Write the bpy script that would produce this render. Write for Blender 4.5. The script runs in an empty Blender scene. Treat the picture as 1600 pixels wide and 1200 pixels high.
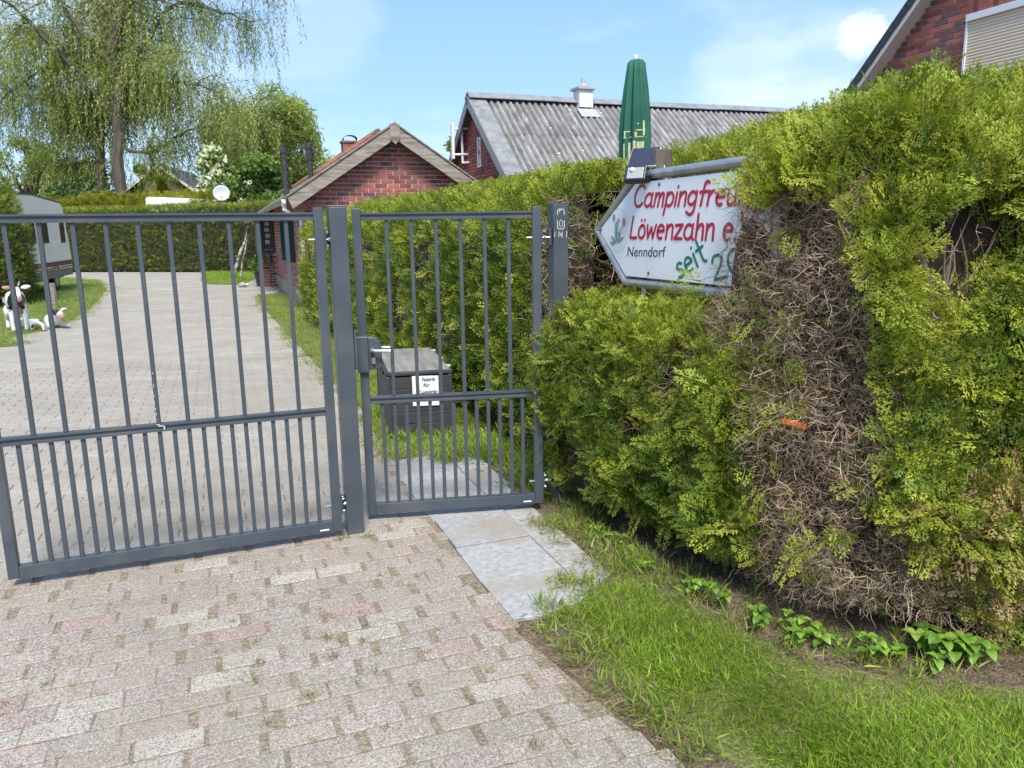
import bpy, bmesh, math, random
import numpy as np
from mathutils import Vector, Matrix
from mathutils.geometry import tessellate_polygon
random.seed(7); RNG = np.random.default_rng(11)
R_ = math.radians
S = bpy.context.scene
COL = S.collection

# ------------------------------------------------------------------ camera, sky, sun, exposure
cam = bpy.data.cameras.new('camera'); cam_o = bpy.data.objects.new('camera', cam); COL.objects.link(cam_o)
cam.sensor_width = 36; cam.lens = 36*1202/1600; cam.clip_end = 2000; cam.clip_start = 0.05
TH, PH = R_(11.3), R_(0.9)
fwd = Vector((0, math.cos(TH), -math.sin(TH))); r0 = Vector((1, 0, 0)); u0 = Vector((0, math.sin(TH), math.cos(TH)))
rt = math.cos(PH)*r0 - math.sin(PH)*u0; up = math.cos(PH)*u0 + math.sin(PH)*r0
m = Matrix((rt, up, -fwd)).transposed().to_4x4(); m.translation = (0, 0, 1.55)
cam_o.matrix_world = m
S.camera = cam_o
SUN_AZ, SUN_EL = 172.0, 54.0                     # azimuth clockwise from +Y: behind the camera, to the right
sd = Vector((math.sin(R_(SUN_AZ))*math.cos(R_(SUN_EL)), math.cos(R_(SUN_AZ))*math.cos(R_(SUN_EL)), math.sin(R_(SUN_EL))))
sun = bpy.data.lights.new('sun', 'SUN'); sun.energy = 3.0; sun.angle = R_(17.0); sun.color = (1, .95, .87)
sun_o = bpy.data.objects.new('sun', sun); COL.objects.link(sun_o)
sun_o.rotation_euler = (-sd).to_track_quat('-Z', 'Y').to_euler()
W = bpy.data.worlds.new('World'); S.world = W; W.use_nodes = True
nt = W.node_tree; N = nt.nodes; L = nt.links; N.clear()
sky = N.new('ShaderNodeTexSky'); sky.sky_type = 'NISHITA'; sky.sun_disc = False
sky.sun_elevation = R_(SUN_EL); sky.sun_rotation = R_(SUN_AZ); sky.altitude = 20; sky.air_density = 1.0; sky.dust_density = 1.2; sky.ozone_density = 2.0
tc = N.new('ShaderNodeTexCoord'); sep = N.new('ShaderNodeSeparateXYZ'); L.new(tc.outputs['Generated'], sep.inputs[0])
# thin clouds on a plane far overhead: direction divided by its height
mx = N.new('ShaderNodeMath'); mx.operation = 'MAXIMUM'; mx.inputs[1].default_value = .06; L.new(sep.outputs['Z'], mx.inputs[0])
ad = N.new('ShaderNodeMath'); ad.operation = 'ADD'; ad.inputs[1].default_value = .12; L.new(mx.outputs[0], ad.inputs[0])
dv = N.new('ShaderNodeVectorMath'); dv.operation = 'DIVIDE'; L.new(tc.outputs['Generated'], dv.inputs[0])
cb = N.new('ShaderNodeCombineXYZ'); [L.new(ad.outputs[0], cb.inputs[i]) for i in range(3)]; L.new(cb.outputs[0], dv.inputs[1])
n1 = N.new('ShaderNodeTexNoise'); n1.inputs['Scale'].default_value = .75; n1.inputs['Detail'].default_value = 9; n1.inputs['Roughness'].default_value = .58
mp = N.new('ShaderNodeMapping'); mp.inputs['Location'].default_value = (3.4, 1.7, 0); mp.inputs['Scale'].default_value = (1, 1, .4)
L.new(dv.outputs[0], mp.inputs[0]); L.new(mp.outputs[0], n1.inputs['Vector'])
rp = N.new('ShaderNodeValToRGB'); rp.color_ramp.elements[0].position = .47; rp.color_ramp.elements[1].position = .8
rp.color_ramp.elements[1].color = (.75, .75, .75, 1)
L.new(n1.outputs['Fac'], rp.inputs[0])
mixc = N.new('ShaderNodeMix'); mixc.data_type = 'RGBA'; L.new(rp.outputs[0], mixc.inputs['Factor'])
hs = N.new('ShaderNodeHueSaturation'); hs.inputs['Saturation'].default_value = 1.15; L.new(sky.outputs[0], hs.inputs['Color'])
veil = N.new('ShaderNodeMix'); veil.data_type = 'RGBA'; veil.inputs['Factor'].default_value = .62; L.new(hs.outputs[0], veil.inputs['A']); veil.inputs['B'].default_value = (1.6, 2.65, 4.5, 1)   # thin bright haze over the whole sky
L.new(veil.outputs['Result'], mixc.inputs['A']); mixc.inputs['B'].default_value = (4.5, 4.8, 5.3, 1)
# a small cumulus and a soft band of cloud
def cloud(d, c0, c1, sc, cover, seed):
    dt = N.new('ShaderNodeVectorMath'); dt.operation = 'DOT_PRODUCT'; L.new(tc.outputs['Generated'], dt.inputs[0]); dt.inputs[1].default_value = Vector(d).normalized()
    mr = N.new('ShaderNodeMapRange'); mr.inputs['From Min'].default_value = math.cos(R_(c0)); mr.inputs['From Max'].default_value = math.cos(R_(c1)); L.new(dt.outputs['Value'], mr.inputs[0])
    nz = N.new('ShaderNodeTexNoise'); nz.inputs['Scale'].default_value = sc; nz.inputs['Detail'].default_value = 8; nz.inputs['Roughness'].default_value = .6; mpp = N.new('ShaderNodeMapping'); mpp.inputs['Location'].default_value = (seed, 0, 0); mpp.inputs['Scale'].default_value = (1, 1, 2.2); L.new(tc.outputs['Generated'], mpp.inputs[0]); L.new(mpp.outputs[0], nz.inputs['Vector'])
    sm = N.new('ShaderNodeMath'); sm.operation = 'MULTIPLY_ADD'; sm.inputs[1].default_value = .75; L.new(mr.outputs[0], sm.inputs[0]); L.new(nz.outputs['Fac'], sm.inputs[2])
    m2 = N.new('ShaderNodeMapRange'); m2.interpolation_type = 'SMOOTHSTEP'; m2.inputs['From Min'].default_value = .85; m2.inputs['From Max'].default_value = 1.3; m2.inputs['To Max'].default_value = cover; L.new(sm.outputs[0], m2.inputs[0]); return m2.outputs[0]
cur = mixc.outputs['Result']
for args in (((.388, .899, .202), 2.3, .2, 30, .75, 1.3), ((.36, .915, .175), 5.0, 1.0, 12, .15, 4.1), ((.28, .943, .165), 6.5, 1.0, 11, .28, 7.7), ((-.21, .948, .235), 6, 1.5, 9, .16, 9.2)):
    mc = N.new('ShaderNodeMix'); mc.data_type = 'RGBA'; L.new(cloud(*args), mc.inputs['Factor']); L.new(cur, mc.inputs['A']); mc.inputs['B'].default_value = (5.0, 5.2, 5.6, 1); cur = mc.outputs['Result']
bg = N.new('ShaderNodeBackground'); bg.inputs['Strength'].default_value = .125
L.new(cur, bg.inputs[0])
ow = N.new('ShaderNodeOutputWorld'); L.new(bg.outputs[0], ow.inputs[0])
S.view_settings.view_transform = 'Standard'; S.view_settings.look = 'None'; S.view_settings.gamma = 1; S.view_settings.use_curve_mapping = False
S.view_settings.exposure = 1.02

# ------------------------------------------------------------------ helpers
E1 = np.array([.9367, .3502]); E2 = np.array([-.3502, .9367]); ROT = R_(20.5)
def W2(o, u, v): return (o[0]+E1[0]*u+E2[0]*v, o[1]+E1[1]*u+E2[1]*v)
def inv2(p): return (p[0]*E1[0]+p[1]*E1[1], p[0]*E2[0]+p[1]*E2[1])

def nodes(mat): return mat.node_tree.nodes, mat.node_tree.links
MATS = {}
def mat(name, col, rough=.6, metal=0, col2=None, scale=8, detail=5, bump=0, bscale=40, lo=.35, hi=.65, rnd=0, spec=.5, stretch=(1, 1, 1), coat=0, trans=None, third=None, tscale=3):
    """principled with a two-tone noise, optional third tone of larger patches, bump and per-object variation"""
    if name in MATS: return MATS[name]
    mt = bpy.data.materials.new(name); mt.use_nodes = True; n, l = nodes(mt); b = n['Principled BSDF']
    b.inputs['Roughness'].default_value = rough; b.inputs['Metallic'].default_value = metal; b.inputs['Specular IOR Level'].default_value = spec
    b.inputs['Coat Weight'].default_value = coat
    tcn = n.new('ShaderNodeTexCoord'); mpn = n.new('ShaderNodeMapping'); mpn.inputs['Scale'].default_value = stretch; l.new(tcn.outputs['Object'], mpn.inputs[0])
    if rnd:
        oi = n.new('ShaderNodeObjectInfo'); ml = n.new('ShaderNodeMath'); ml.operation = 'MULTIPLY'; ml.inputs[1].default_value = 37; l.new(oi.outputs['Random'], ml.inputs[0])
        cx = n.new('ShaderNodeCombineXYZ'); [l.new(ml.outputs[0], cx.inputs[i]) for i in range(3)]; l.new(cx.outputs[0], mpn.inputs['Location'])
    c = None
    if col2 is not None:
        nz = n.new('ShaderNodeTexNoise'); nz.inputs['Scale'].default_value = scale; nz.inputs['Detail'].default_value = detail; l.new(mpn.outputs[0], nz.inputs[0])
        cr = n.new('ShaderNodeValToRGB'); cr.color_ramp.elements[0].position = lo; cr.color_ramp.elements[1].position = hi
        cr.color_ramp.elements[0].color = (*col, 1); cr.color_ramp.elements[1].color = (*col2, 1); l.new(nz.outputs['Fac'], cr.inputs[0]); c = cr.outputs[0]
    else:
        rg = n.new('ShaderNodeRGB'); rg.outputs[0].default_value = (*col, 1); c = rg.outputs[0]
    if third is not None:
        nz = n.new('ShaderNodeTexNoise'); nz.inputs['Scale'].default_value = tscale; nz.inputs['Detail'].default_value = 6; l.new(mpn.outputs[0], nz.inputs[0])
        cr = n.new('ShaderNodeValToRGB'); cr.color_ramp.elements[0].position = .48; cr.color_ramp.elements[1].position = .68; l.new(nz.outputs['Fac'], cr.inputs[0])
        mxn = n.new('ShaderNodeMix'); mxn.data_type = 'RGBA'; l.new(cr.outputs[0], mxn.inputs['Factor']); l.new(c, mxn.inputs['A']); mxn.inputs['B'].default_value = (*third, 1); c = mxn.outputs['Result']
    if rnd:
        hv = n.new('ShaderNodeHueSaturation'); mr = n.new('ShaderNodeMapRange'); mr.inputs['To Min'].default_value = 1-rnd; mr.inputs['To Max'].default_value = 1+rnd
        l.new(oi.outputs['Random'], mr.inputs[0]); l.new(mr.outputs[0], hv.inputs['Value']); l.new(c, hv.inputs['Color']); c = hv.outputs[0]
    l.new(c, b.inputs['Base Color'])
    if bump:
        nb = n.new('ShaderNodeTexNoise'); nb.inputs['Scale'].default_value = bscale; nb.inputs['Detail'].default_value = 6; l.new(mpn.outputs[0], nb.inputs[0])
        bp = n.new('ShaderNodeBump'); bp.inputs['Strength'].default_value = bump; bp.inputs['Distance'].default_value = .01; l.new(nb.outputs['Fac'], bp.inputs['Height']); l.new(bp.outputs[0], b.inputs['Normal'])
    MATS[name] = mt; return mt

def leaf_mat(name, trans=.35, rough=.5, spec=.35, gain=(1.1, 1.15, .5)):
    """colour comes from the per-leaf pigment attribute, some light passes through"""
    if name in MATS: return MATS[name]
    mt = bpy.data.materials.new(name); mt.use_nodes = True; n, l = nodes(mt); b = n['Principled BSDF']
    at = n.new('ShaderNodeAttribute'); at.attribute_name = 'Col'; l.new(at.outputs['Color'], b.inputs['Base Color'])
    b.inputs['Roughness'].default_value = rough; b.inputs['Specular IOR Level'].default_value = spec
    tr = n.new('ShaderNodeBsdfTranslucent'); mm = n.new('ShaderNodeMix'); mm.data_type = 'RGBA'; mm.blend_type = 'MULTIPLY'; mm.inputs['Factor'].default_value = 1
    l.new(at.outputs['Color'], mm.inputs['A']); mm.inputs['B'].default_value = (*gain, 1); l.new(mm.outputs['Result'], tr.inputs[0])
    mxs = n.new('ShaderNodeMixShader'); mxs.inputs[0].default_value = trans; l.new(b.outputs[0], mxs.inputs[1]); l.new(tr.outputs[0], mxs.inputs[2])
    l.new(mxs.outputs[0], n['Material Output'].inputs[0]); MATS[name] = mt; return mt

def empty(name, label, cat, loc=(0, 0, 0), rz=0, group=None, kind=None):
    o = bpy.data.objects.new(name, None); COL.objects.link(o); o.location = loc; o.rotation_euler = (0, 0, rz); o.empty_display_size = .1
    return tag(o, label, cat, group, kind)
def tag(o, label=None, cat=None, group=None, kind=None):
    if label: o['label'] = label
    if cat: o['category'] = cat
    if group: o['group'] = group
    if kind: o['kind'] = kind
    return o
def link(name, me, parent=None, loc=None, rot=None):
    o = bpy.data.objects.new(name, me); COL.objects.link(o)
    if parent: o.parent = parent
    if loc is not None: o.location = loc
    if rot is not None: o.rotation_euler = rot
    return o
def copy_tree(o, parent=None):
    c = o.copy(); COL.objects.link(c)
    if parent: c.parent = parent
    for ch in o.children: copy_tree(ch, c)
    return c

class MB:
    def __init__(s): s.v = []; s.f = []
    def add(s, vs, fs):
        k = len(s.v); s.v += [tuple(v) for v in vs]; s.f += [tuple(i+k for i in f) for f in fs]; return s
    def box(s, c, d, M=None):
        vs = [(c[0]+d[0]/2*i, c[1]+d[1]/2*j, c[2]+d[2]/2*k) for i in (-1, 1) for j in (-1, 1) for k in (-1, 1)]
        if M is not None: vs = [tuple(M @ Vector(v)) for v in vs]
        return s.add(vs, [(0, 1, 3, 2), (4, 6, 7, 5), (0, 4, 5, 1), (2, 3, 7, 6), (0, 2, 6, 4), (1, 5, 7, 3)])
    def tube(s, pts, r, n=8, cap=True, twist=0):
        pts = [Vector(p) for p in pts]; rs = r if hasattr(r, '__len__') else [r]*len(pts)
        k = len(s.v); a = None
        for i, p in enumerate(pts):
            t = (pts[min(i+1, len(pts)-1)]-pts[max(i-1, 0)]).normalized()
            if a is None: a = t.orthogonal().normalized()
            else: a = (a-t*a.dot(t)).normalized()
            b = t.cross(a)
            for j in range(n):
                an = 2*math.pi*(j+twist)/n; s.v.append(tuple(p+(a*math.cos(an)+b*math.sin(an))*rs[i]))
        for i in range(len(pts)-1):
            for j in range(n):
                s.f.append((k+i*n+j, k+i*n+(j+1) % n, k+(i+1)*n+(j+1) % n, k+(i+1)*n+j))
        if cap: s.f.append(tuple(k+j for j in reversed(range(n)))); s.f.append(tuple(k+(len(pts)-1)*n+j for j in range(n)))
        return s
    def prism(s, poly, axis, a, b):
        """poly in the plane normal to axis (0:x gives (y,z), 1:y gives (x,z), 2:z gives (x,y))"""
        def P(p, h): return {0: (h, p[0], p[1]), 1: (p[0], h, p[1]), 2: (p[0], p[1], h)}[axis]
        n = len(poly); vs = [P(p, a) for p in poly]+[P(p, b) for p in poly]
        return s.add(vs, [tuple(reversed(range(n))), tuple(range(n, 2*n))]+[(i, (i+1) % n, n+(i+1) % n, n+i) for i in range(n)])
    def lathe(s, prof, n=16, c=(0, 0, 0), fn=None):
        k = len(s.v)
        for r, z in prof:
            for j in range(n):
                a = 2*math.pi*j/n; rr = r*(fn(a, z) if fn else 1); s.v.append((c[0]+rr*math.cos(a), c[1]+rr*math.sin(a), c[2]+z))
        for i in range(len(prof)-1):
            for j in range(n): s.f.append((k+i*n+j, k+i*n+(j+1) % n, k+(i+1)*n+(j+1) % n, k+(i+1)*n+j))
        s.f.append(tuple(k+j for j in reversed(range(n)))); s.f.append(tuple(k+(len(prof)-1)*n+j for j in range(n)))
        return s
    def mesh(s, name, m=None, smooth=False, fix=True):
        me = bpy.data.meshes.new(name); me.from_pydata(s.v, [], s.f)
        if fix:
            bm = bmesh.new(); bm.from_mesh(me); bmesh.ops.recalc_face_normals(bm, faces=bm.faces); bm.to_mesh(me); bm.free()
        if smooth: me.polygons.foreach_set('use_smooth', [True]*len(me.polygons)); me.set_sharp_from_angle(angle=R_(40))
        if m: me.materials.append(m)
        return me
    def obj(s, name, m, parent=None, smooth=False, bevel=0, loc=None, rot=None, seg=2):
        o = link(name, s.mesh(name, m, smooth), parent, loc, rot)
        if bevel:
            md = o.modifiers.new('bevel', 'BEVEL'); md.width = bevel; md.segments = seg; md.limit_method = 'ANGLE'; md.angle_limit = R_(35)
        return o

def sheet(name, poly, z, m, kind='structure', parent=None):
    """a flat ground sheet from an outline"""
    P = [Vector((p[0], p[1], z)) for p in poly]; tr = [(a, b, c) if (P[b]-P[a]).cross(P[c]-P[a]).z > 0 else (a, c, b) for a, b, c in tessellate_polygon([P])]
    me = bpy.data.meshes.new(name); me.from_pydata([tuple(p) for p in P], [], tr); me.materials.append(m)
    o = link(name, me, parent); o['kind'] = kind; return o

# value noise
_H = RNG.random((64, 64, 64))
def vnoise(P, f=1.0, off=0):
    Q = np.asarray(P)*f+off+1000; i = np.floor(Q).astype(int); t = Q-i; t = t*t*(3-2*t); r = 0
    for a in (0, 1):
        for b in (0, 1):
            for c in (0, 1):
                w = (t[:, 0] if a else 1-t[:, 0])*(t[:, 1] if b else 1-t[:, 1])*(t[:, 2] if c else 1-t[:, 2])
                r = r+w*_H[(i[:, 0]+a) % 64, (i[:, 1]+b) % 64, (i[:, 2]+c) % 64]
    return r
def fbm(P, f=1.0, off=0): return (vnoise(P, f, off)+.5*vnoise(P, 2*f, off+7)+.25*vnoise(P, 4*f, off+13))/1.75
def inpoly(P, poly):
    x, y = P[:, 0], P[:, 1]; r = np.zeros(len(P), bool); n = len(poly)
    for i in range(n):
        x0, y0 = poly[i]; x1, y1 = poly[(i+1) % n]
        c = ((y0 > y) != (y1 > y)) & (x < (x1-x0)*(y-y0)/(y1-y0+1e-12)+x0); r ^= c
    return r
def nrm(v): return v/np.maximum(np.linalg.norm(v, axis=-1, keepdims=True), 1e-9)

def tri_mesh(name, V, C, m, parent=None, kind='stuff'):
    """V (n,3,3) triangles, C (n,3,3) pigment"""
    n = len(V); me = bpy.data.meshes.new(name)
    me.vertices.add(3*n); me.vertices.foreach_set('co', V.reshape(-1).astype(np.float32))
    me.loops.add(3*n); me.loops.foreach_set('vertex_index', np.arange(3*n, dtype=np.int32))
    me.polygons.add(n); me.polygons.foreach_set('loop_start', np.arange(0, 3*n, 3, dtype=np.int32))
    me.update(calc_edges=True)
    a = me.attributes.new('Col', 'FLOAT_COLOR', 'POINT')
    cc = np.ones((3*n, 4), np.float32); cc[:, :3] = np.clip(C.reshape(-1, 3), 0, 1); a.data.foreach_set('color', cc.reshape(-1))
    me.materials.append(m); o = link(name, me, parent)
    if kind: o['kind'] = kind
    return o
def scatter(T, P, D, Nn, sc, CA, CB):
    """place templates T [(verts (k,3,3), t (k,3))] at P along D, flat side along Nn; colour from CA (stem) to CB (tip)"""
    n = len(P); which = RNG.integers(0, len(T), n); Y = nrm(D); Z = nrm(Nn-Y*np.sum(Nn*Y, 1, keepdims=True)); X = np.cross(Y, Z)
    Vs, Cs = [], []
    for i, (tv, tt) in enumerate(T):
        k = which == i
        if not k.any(): continue
        s = sc[k][:, None, None, None]
        v = P[k][:, None, None, :]+s*(tv[None, :, :, 0:1]*X[k][:, None, None, :]+tv[None, :, :, 1:2]*Y[k][:, None, None, :]+tv[None, :, :, 2:3]*Z[k][:, None, None, :])
        c = CA[k][:, None, None, :]*(1-tt[None, :, :, None])+CB[k][:, None, None, :]*tt[None, :, :, None]
        Vs.append(v.reshape(-1, 3, 3)); Cs.append(c.reshape(-1, 3, 3))
    return np.concatenate(Vs), np.concatenate(Cs)

def frond(rng, nside, nsub, wide=.42, curl=.18, leaf=.030):
    """a flat thuja spray one unit long: a stem, alternate side shoots, scale-leaf tips on each"""
    tr, tt = [], []
    def lance(a, b, w, t0, t1):
        a, b = np.array(a), np.array(b); d = b-a; p = np.array([-d[1], d[0], 0]); p = p/max(np.linalg.norm(p), 1e-6)*w
        q = a+d*rng.uniform(.22, .4)
        tr.append([q-p*1.15, q+p*1.15, b]); tt.append([t0, t0+.15*(t1-t0), t1])
    def bend(p): return (p[0], p[1], p[2]-curl*(p[1]**2)-.25*p[0]**2)
    lance(bend((0, -.25, 0)), bend((0, 1, 0)), .02, 0, .9)
    for i in range(nside):
        y = .1+.82*i/nside; sgn = 1 if i % 2 else -1; ln = wide*(1.05-.75*abs(y-.35)/.65)*rng.uniform(.75, 1.15); an = R_(rng.uniform(38, 58))
        dx, dy = sgn*math.sin(an), math.cos(an); e = bend((dx*ln, y+dy*ln, 0)); s0 = bend((0, y, 0))
        lance(s0, e, leaf*.75, .15, .95)
        for j in range(nsub):
            f = .3+.6*j/nsub; sg = 1 if j % 2 else -1; l2 = ln*.42*(1.1-f*.6)*rng.uniform(.8, 1.2); a2 = math.atan2(dx, dy)+sg*R_(45)
            q = (dx*ln*f, y+dy*ln*f, 0); lance(bend(q), bend((q[0]+math.sin(a2)*l2, q[1]+math.cos(a2)*l2, rng.uniform(-.02, .02))), leaf, .35, 1)
    return np.array(tr), np.array(tt)
_r = random.Random(3)
FR_NEAR = [frond(_r, 9, 4, leaf=.027, wide=.46, curl=.3) for _ in range(6)]
FR_MID = [frond(_r, 8, 2, leaf=.042) for _ in range(4)]
FR_FAR = [frond(_r, 5, 0, leaf=.11) for _ in range(3)]

def twig(rng, n=4, w=.017, fork=True):
    tr = []
    def run(p, d, ln, w0, k):
        pts = [np.array(p)]; d = np.array(d, float)
        for i in range(k):
            d = d+np.array([rng.uniform(-.5, .5), 0, rng.uniform(-.5, .5)]); d /= np.linalg.norm(d); pts.append(pts[-1]+d*ln/k)
        for i in range(k):
            wa, wb = w0*(1-i/k*.8), w0*(1-(i+1)/k*.8)
            sd = np.cross(pts[i+1]-pts[i], (.3, .2, 1)); sd = sd/np.linalg.norm(sd)*1.2; A, B = (pts[i]-sd*wa, pts[i]+sd*wa), (pts[i+1]-sd*wb, pts[i+1]+sd*wb)
            tr.append([A[0], A[1], B[1]]); tr.append([A[0], B[1], B[0]])
        return pts, d
    pts, d = run((0, 0, 0), (0, 1, 0), 1, w, n)
    if fork:
        for q in (2,):
            run(pts[q], (rng.choice((-1, 1))*.9, .6, rng.uniform(-.6, .6)), .45, w*.65, 2)
    tr = np.array(tr); return tr, np.clip(tr[:, :, 1], 0, 1)
TWIGS = [twig(_r) for _ in range(7)]

def blade(w=.03, k=.35):
    a, b, c, d, e = (-w, 0, 0), (w, 0, 0), (-w*.7, .55, k*.25), (w*.7, .55, k*.25), (0, 1, k)
    return np.array([[a, b, c], [c, ((b[0]+d[0])/2, .3, k*.1), e]]), np.array([[0, 0, .55], [.55, .3, 1]])
BLADES = [blade(.022, .2), blade(.028, .45), blade(.018, .7)]
def pick(cols, n, jit=.12):
    c = np.array(cols)[RNG.integers(0, len(cols), n)]; return c*(1+RNG.normal(0, jit, (n, 1)))
def rdir(n): return nrm(RNG.normal(size=(n, 3)))

# ------------------------------------------------------------------ ground and paving
def ground_mat(name, cols, scale, bump=.6, bscale=60, micro=90):
    if name in MATS: return MATS[name]
    mt = bpy.data.materials.new(name); mt.use_nodes = True; n, l = nodes(mt); b = n['Principled BSDF']; b.inputs['Roughness'].default_value = .95; b.inputs['Specular IOR Level'].default_value = .2
    g = n.new('ShaderNodeNewGeometry'); a = n.new('ShaderNodeTexNoise'); a.inputs['Scale'].default_value = scale; a.inputs['Detail'].default_value = 9; a.inputs['Roughness'].default_value = .65; l.new(g.outputs['Position'], a.inputs[0])
    cr = n.new('ShaderNodeValToRGB'); e = cr.color_ramp.elements; e[0].position = .3; e[1].position = .7; e[0].color = (*cols[0], 1); e[1].color = (*cols[-1], 1)
    for i, c in enumerate(cols[1:-1]): x = e.new(.3+.4*(i+1)/(len(cols)-1)); x.color = (*c, 1)
    l.new(a.outputs['Fac'], cr.inputs[0])
    m2 = n.new('ShaderNodeTexNoise'); m2.inputs['Scale'].default_value = micro; m2.inputs['Detail'].default_value = 4; l.new(g.outputs['Position'], m2.inputs[0])
    mr = n.new('ShaderNodeMapRange'); mr.inputs['From Min'].default_value = .3; mr.inputs['From Max'].default_value = .7; mr.inputs['To Min'].default_value = .6; mr.inputs['To Max'].default_value = 1.4; l.new(m2.outputs['Fac'], mr.inputs[0])
    mm = n.new('ShaderNodeMix'); mm.data_type = 'RGBA'; mm.blend_type = 'MULTIPLY'; mm.inputs['Factor'].default_value = 1; l.new(cr.outputs[0], mm.inputs['A'])
    cx = n.new('ShaderNodeCombineXYZ'); [l.new(mr.outputs[0], cx.inputs[i]) for i in range(3)]; l.new(cx.outputs[0], mm.inputs['B']); l.new(mm.outputs['Result'], b.inputs['Base Color'])
    if bump:
        nb = n.new('ShaderNodeTexNoise'); nb.inputs['Scale'].default_value = bscale; nb.inputs['Detail'].default_value = 8; l.new(g.outputs['Position'], nb.inputs[0])
        bp = n.new('ShaderNodeBump'); bp.inputs['Strength'].default_value = bump; bp.inputs['Distance'].default_value = .02; l.new(nb.outputs['Fac'], bp.inputs['Height']); l.new(bp.outputs[0], b.inputs['Normal'])
    MATS[name] = mt; return mt
SAND = (.27, .23, .175)
def paver_mat(name, col, dust=.55, spk=.9, courses=None, streaks=None):
    """worn concrete with exposed pale and dark grit and patches of dry sand lying over it"""
    mt = bpy.data.materials.new(name); mt.use_nodes = True; n, l = nodes(mt); b = n['Principled BSDF']; b.inputs['Roughness'].default_value = .9; b.inputs['Specular IOR Level'].default_value = .25
    g = n.new('ShaderNodeNewGeometry'); oi = n.new('ShaderNodeObjectInfo'); pos = g.outputs['Position']
    def noise(sc, det=4, ro=.5):
        a = n.new('ShaderNodeTexNoise'); a.inputs['Scale'].default_value = sc; a.inputs['Detail'].default_value = det; a.inputs['Roughness'].default_value = ro; l.new(pos, a.inputs[0]); return a.outputs['Fac']
    def ramp(f, p0, p1, v0=0, v1=1):
        r = n.new('ShaderNodeMapRange'); r.inputs['From Min'].default_value = p0; r.inputs['From Max'].default_value = p1; r.inputs['To Min'].default_value = v0; r.inputs['To Max'].default_value = v1; l.new(f, r.inputs[0]); return r.outputs[0]
    def mix(f, a, c, bt='MIX'):
        x = n.new('ShaderNodeMix'); x.data_type = 'RGBA'; x.blend_type = bt
        (l.new(f, x.inputs['Factor']) if not isinstance(f, (int, float)) else setattr(x.inputs['Factor'], 'default_value', f))
        (l.new(a, x.inputs['A']) if not isinstance(a, tuple) else setattr(x.inputs['A'], 'default_value', (*a, 1)))
        (l.new(c, x.inputs['B']) if not isinstance(c, tuple) else setattr(x.inputs['B'], 'default_value', (*c, 1))); return x.outputs['Result']
    hv = n.new('ShaderNodeHueSaturation'); hv.inputs['Color'].default_value = (*col, 1); l.new(ramp(oi.outputs['Random'], 0, 1, .88, 1.12), hv.inputs['Value'])
    c = hv.outputs[0]
    c = mix(ramp(noise(7, 5), .35, .65, 0, .45), c, tuple(x*.72 for x in col))
    vo = n.new('ShaderNodeTexVoronoi'); vo.inputs['Scale'].default_value = 190; l.new(pos, vo.inputs[0])
    c = mix(ramp(vo.outputs['Color'], .55, .75, 0, .42*spk), c, (.62, .58, .52))
    v2 = n.new('ShaderNodeTexVoronoi'); v2.inputs['Scale'].default_value = 210; l.new(pos, v2.inputs[0])
    sp = n.new('ShaderNodeSeparateColor'); l.new(v2.outputs['Color'], sp.inputs[0])
    c = mix(ramp(sp.outputs[1], .74, .86, 0, .6*spk), c, (.09, .08, .075))
    c = mix(ramp(noise(170, 3), .56, .7, 0, .5*spk), c, (.55, .5, .44))
    if courses:
        bt = n.new('ShaderNodeTexBrick'); mp_ = n.new('ShaderNodeMapping'); mp_.inputs['Rotation'].default_value = (0, 0, -ROT); l.new(pos, mp_.inputs[0]); l.new(mp_.outputs[0], bt.inputs['Vector'])
        bt.inputs['Scale'].default_value = 1; bt.inputs['Brick Width'].default_value = .225; bt.inputs['Row Height'].default_value = .1125; bt.inputs['Mortar Size'].default_value = .010; bt.inputs['Mortar Smooth'].default_value = .3
        bt.inputs['Color1'].default_value = (.8, .8, .8, 1); bt.inputs['Color2'].default_value = (1.12, 1.1, 1.08, 1); bt.inputs['Mortar'].default_value = (.42, .37, .31, 1); c = mix(.3, c, bt.outputs['Color'], 'MULTIPLY')
    if courses or streaks:
        # pale worn streaks along the courses
        ns = n.new('ShaderNodeTexNoise'); mp2 = n.new('ShaderNodeMapping'); mp2.inputs['Rotation'].default_value = (0, 0, -ROT); mp2.inputs['Scale'].default_value = (.5, 3.2, 1); l.new(pos, mp2.inputs[0]); l.new(mp2.outputs[0], ns.inputs[0]); ns.inputs['Scale'].default_value = 1.3; ns.inputs['Detail'].default_value = 7
        c = mix(ramp(ns.outputs['Fac'], .45, .7, 0, .55), c, (.41, .38, .335))
    c = mix(ramp(noise(.9, 5, .6), .45, .7, 0, .35), c, tuple(x*.55 for x in col))
    c = mix(ramp(noise(1.6, 7, .65), .42, .62, .04, dust), c, SAND)
    c = mix(ramp(noise(2.7, 6, .6), .55, .75, 0, .35), c, (.23, .21, .14))
    l.new(c, b.inputs['Base Color'])
    bp = n.new('ShaderNodeBump'); bp.inputs['Strength'].default_value = .55; bp.inputs['Distance'].default_value = .006; l.new(noise(120, 6, .7), bp.inputs['Height']); l.new(bp.outputs[0], b.inputs['Normal'])
    MATS[name] = mt; return mt
PAVERS = [paver_mat('paver_beige', (.30, .257, .208), .5, 1.2), paver_mat('paver_pale', (.365, .335, .285), .35, 1.3), paver_mat('paver_pink', (.315, .218, .192), .35, 1.2), paver_mat('paver_grey', (.285, .25, .212), .5, 1.2), paver_mat('paver_rose', (.315, .25, .22), .4, 1.2)]
soil = ground_mat('soil', [(.07, .052, .036), (.125, .097, .068), (.19, .155, .112)], 3.5, .9, 45)
sand_m = ground_mat('sand', [(.17, .135, .095), (.25, .205, .15), (.215, .185, .125)], 2.5, .7, 70)
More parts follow.
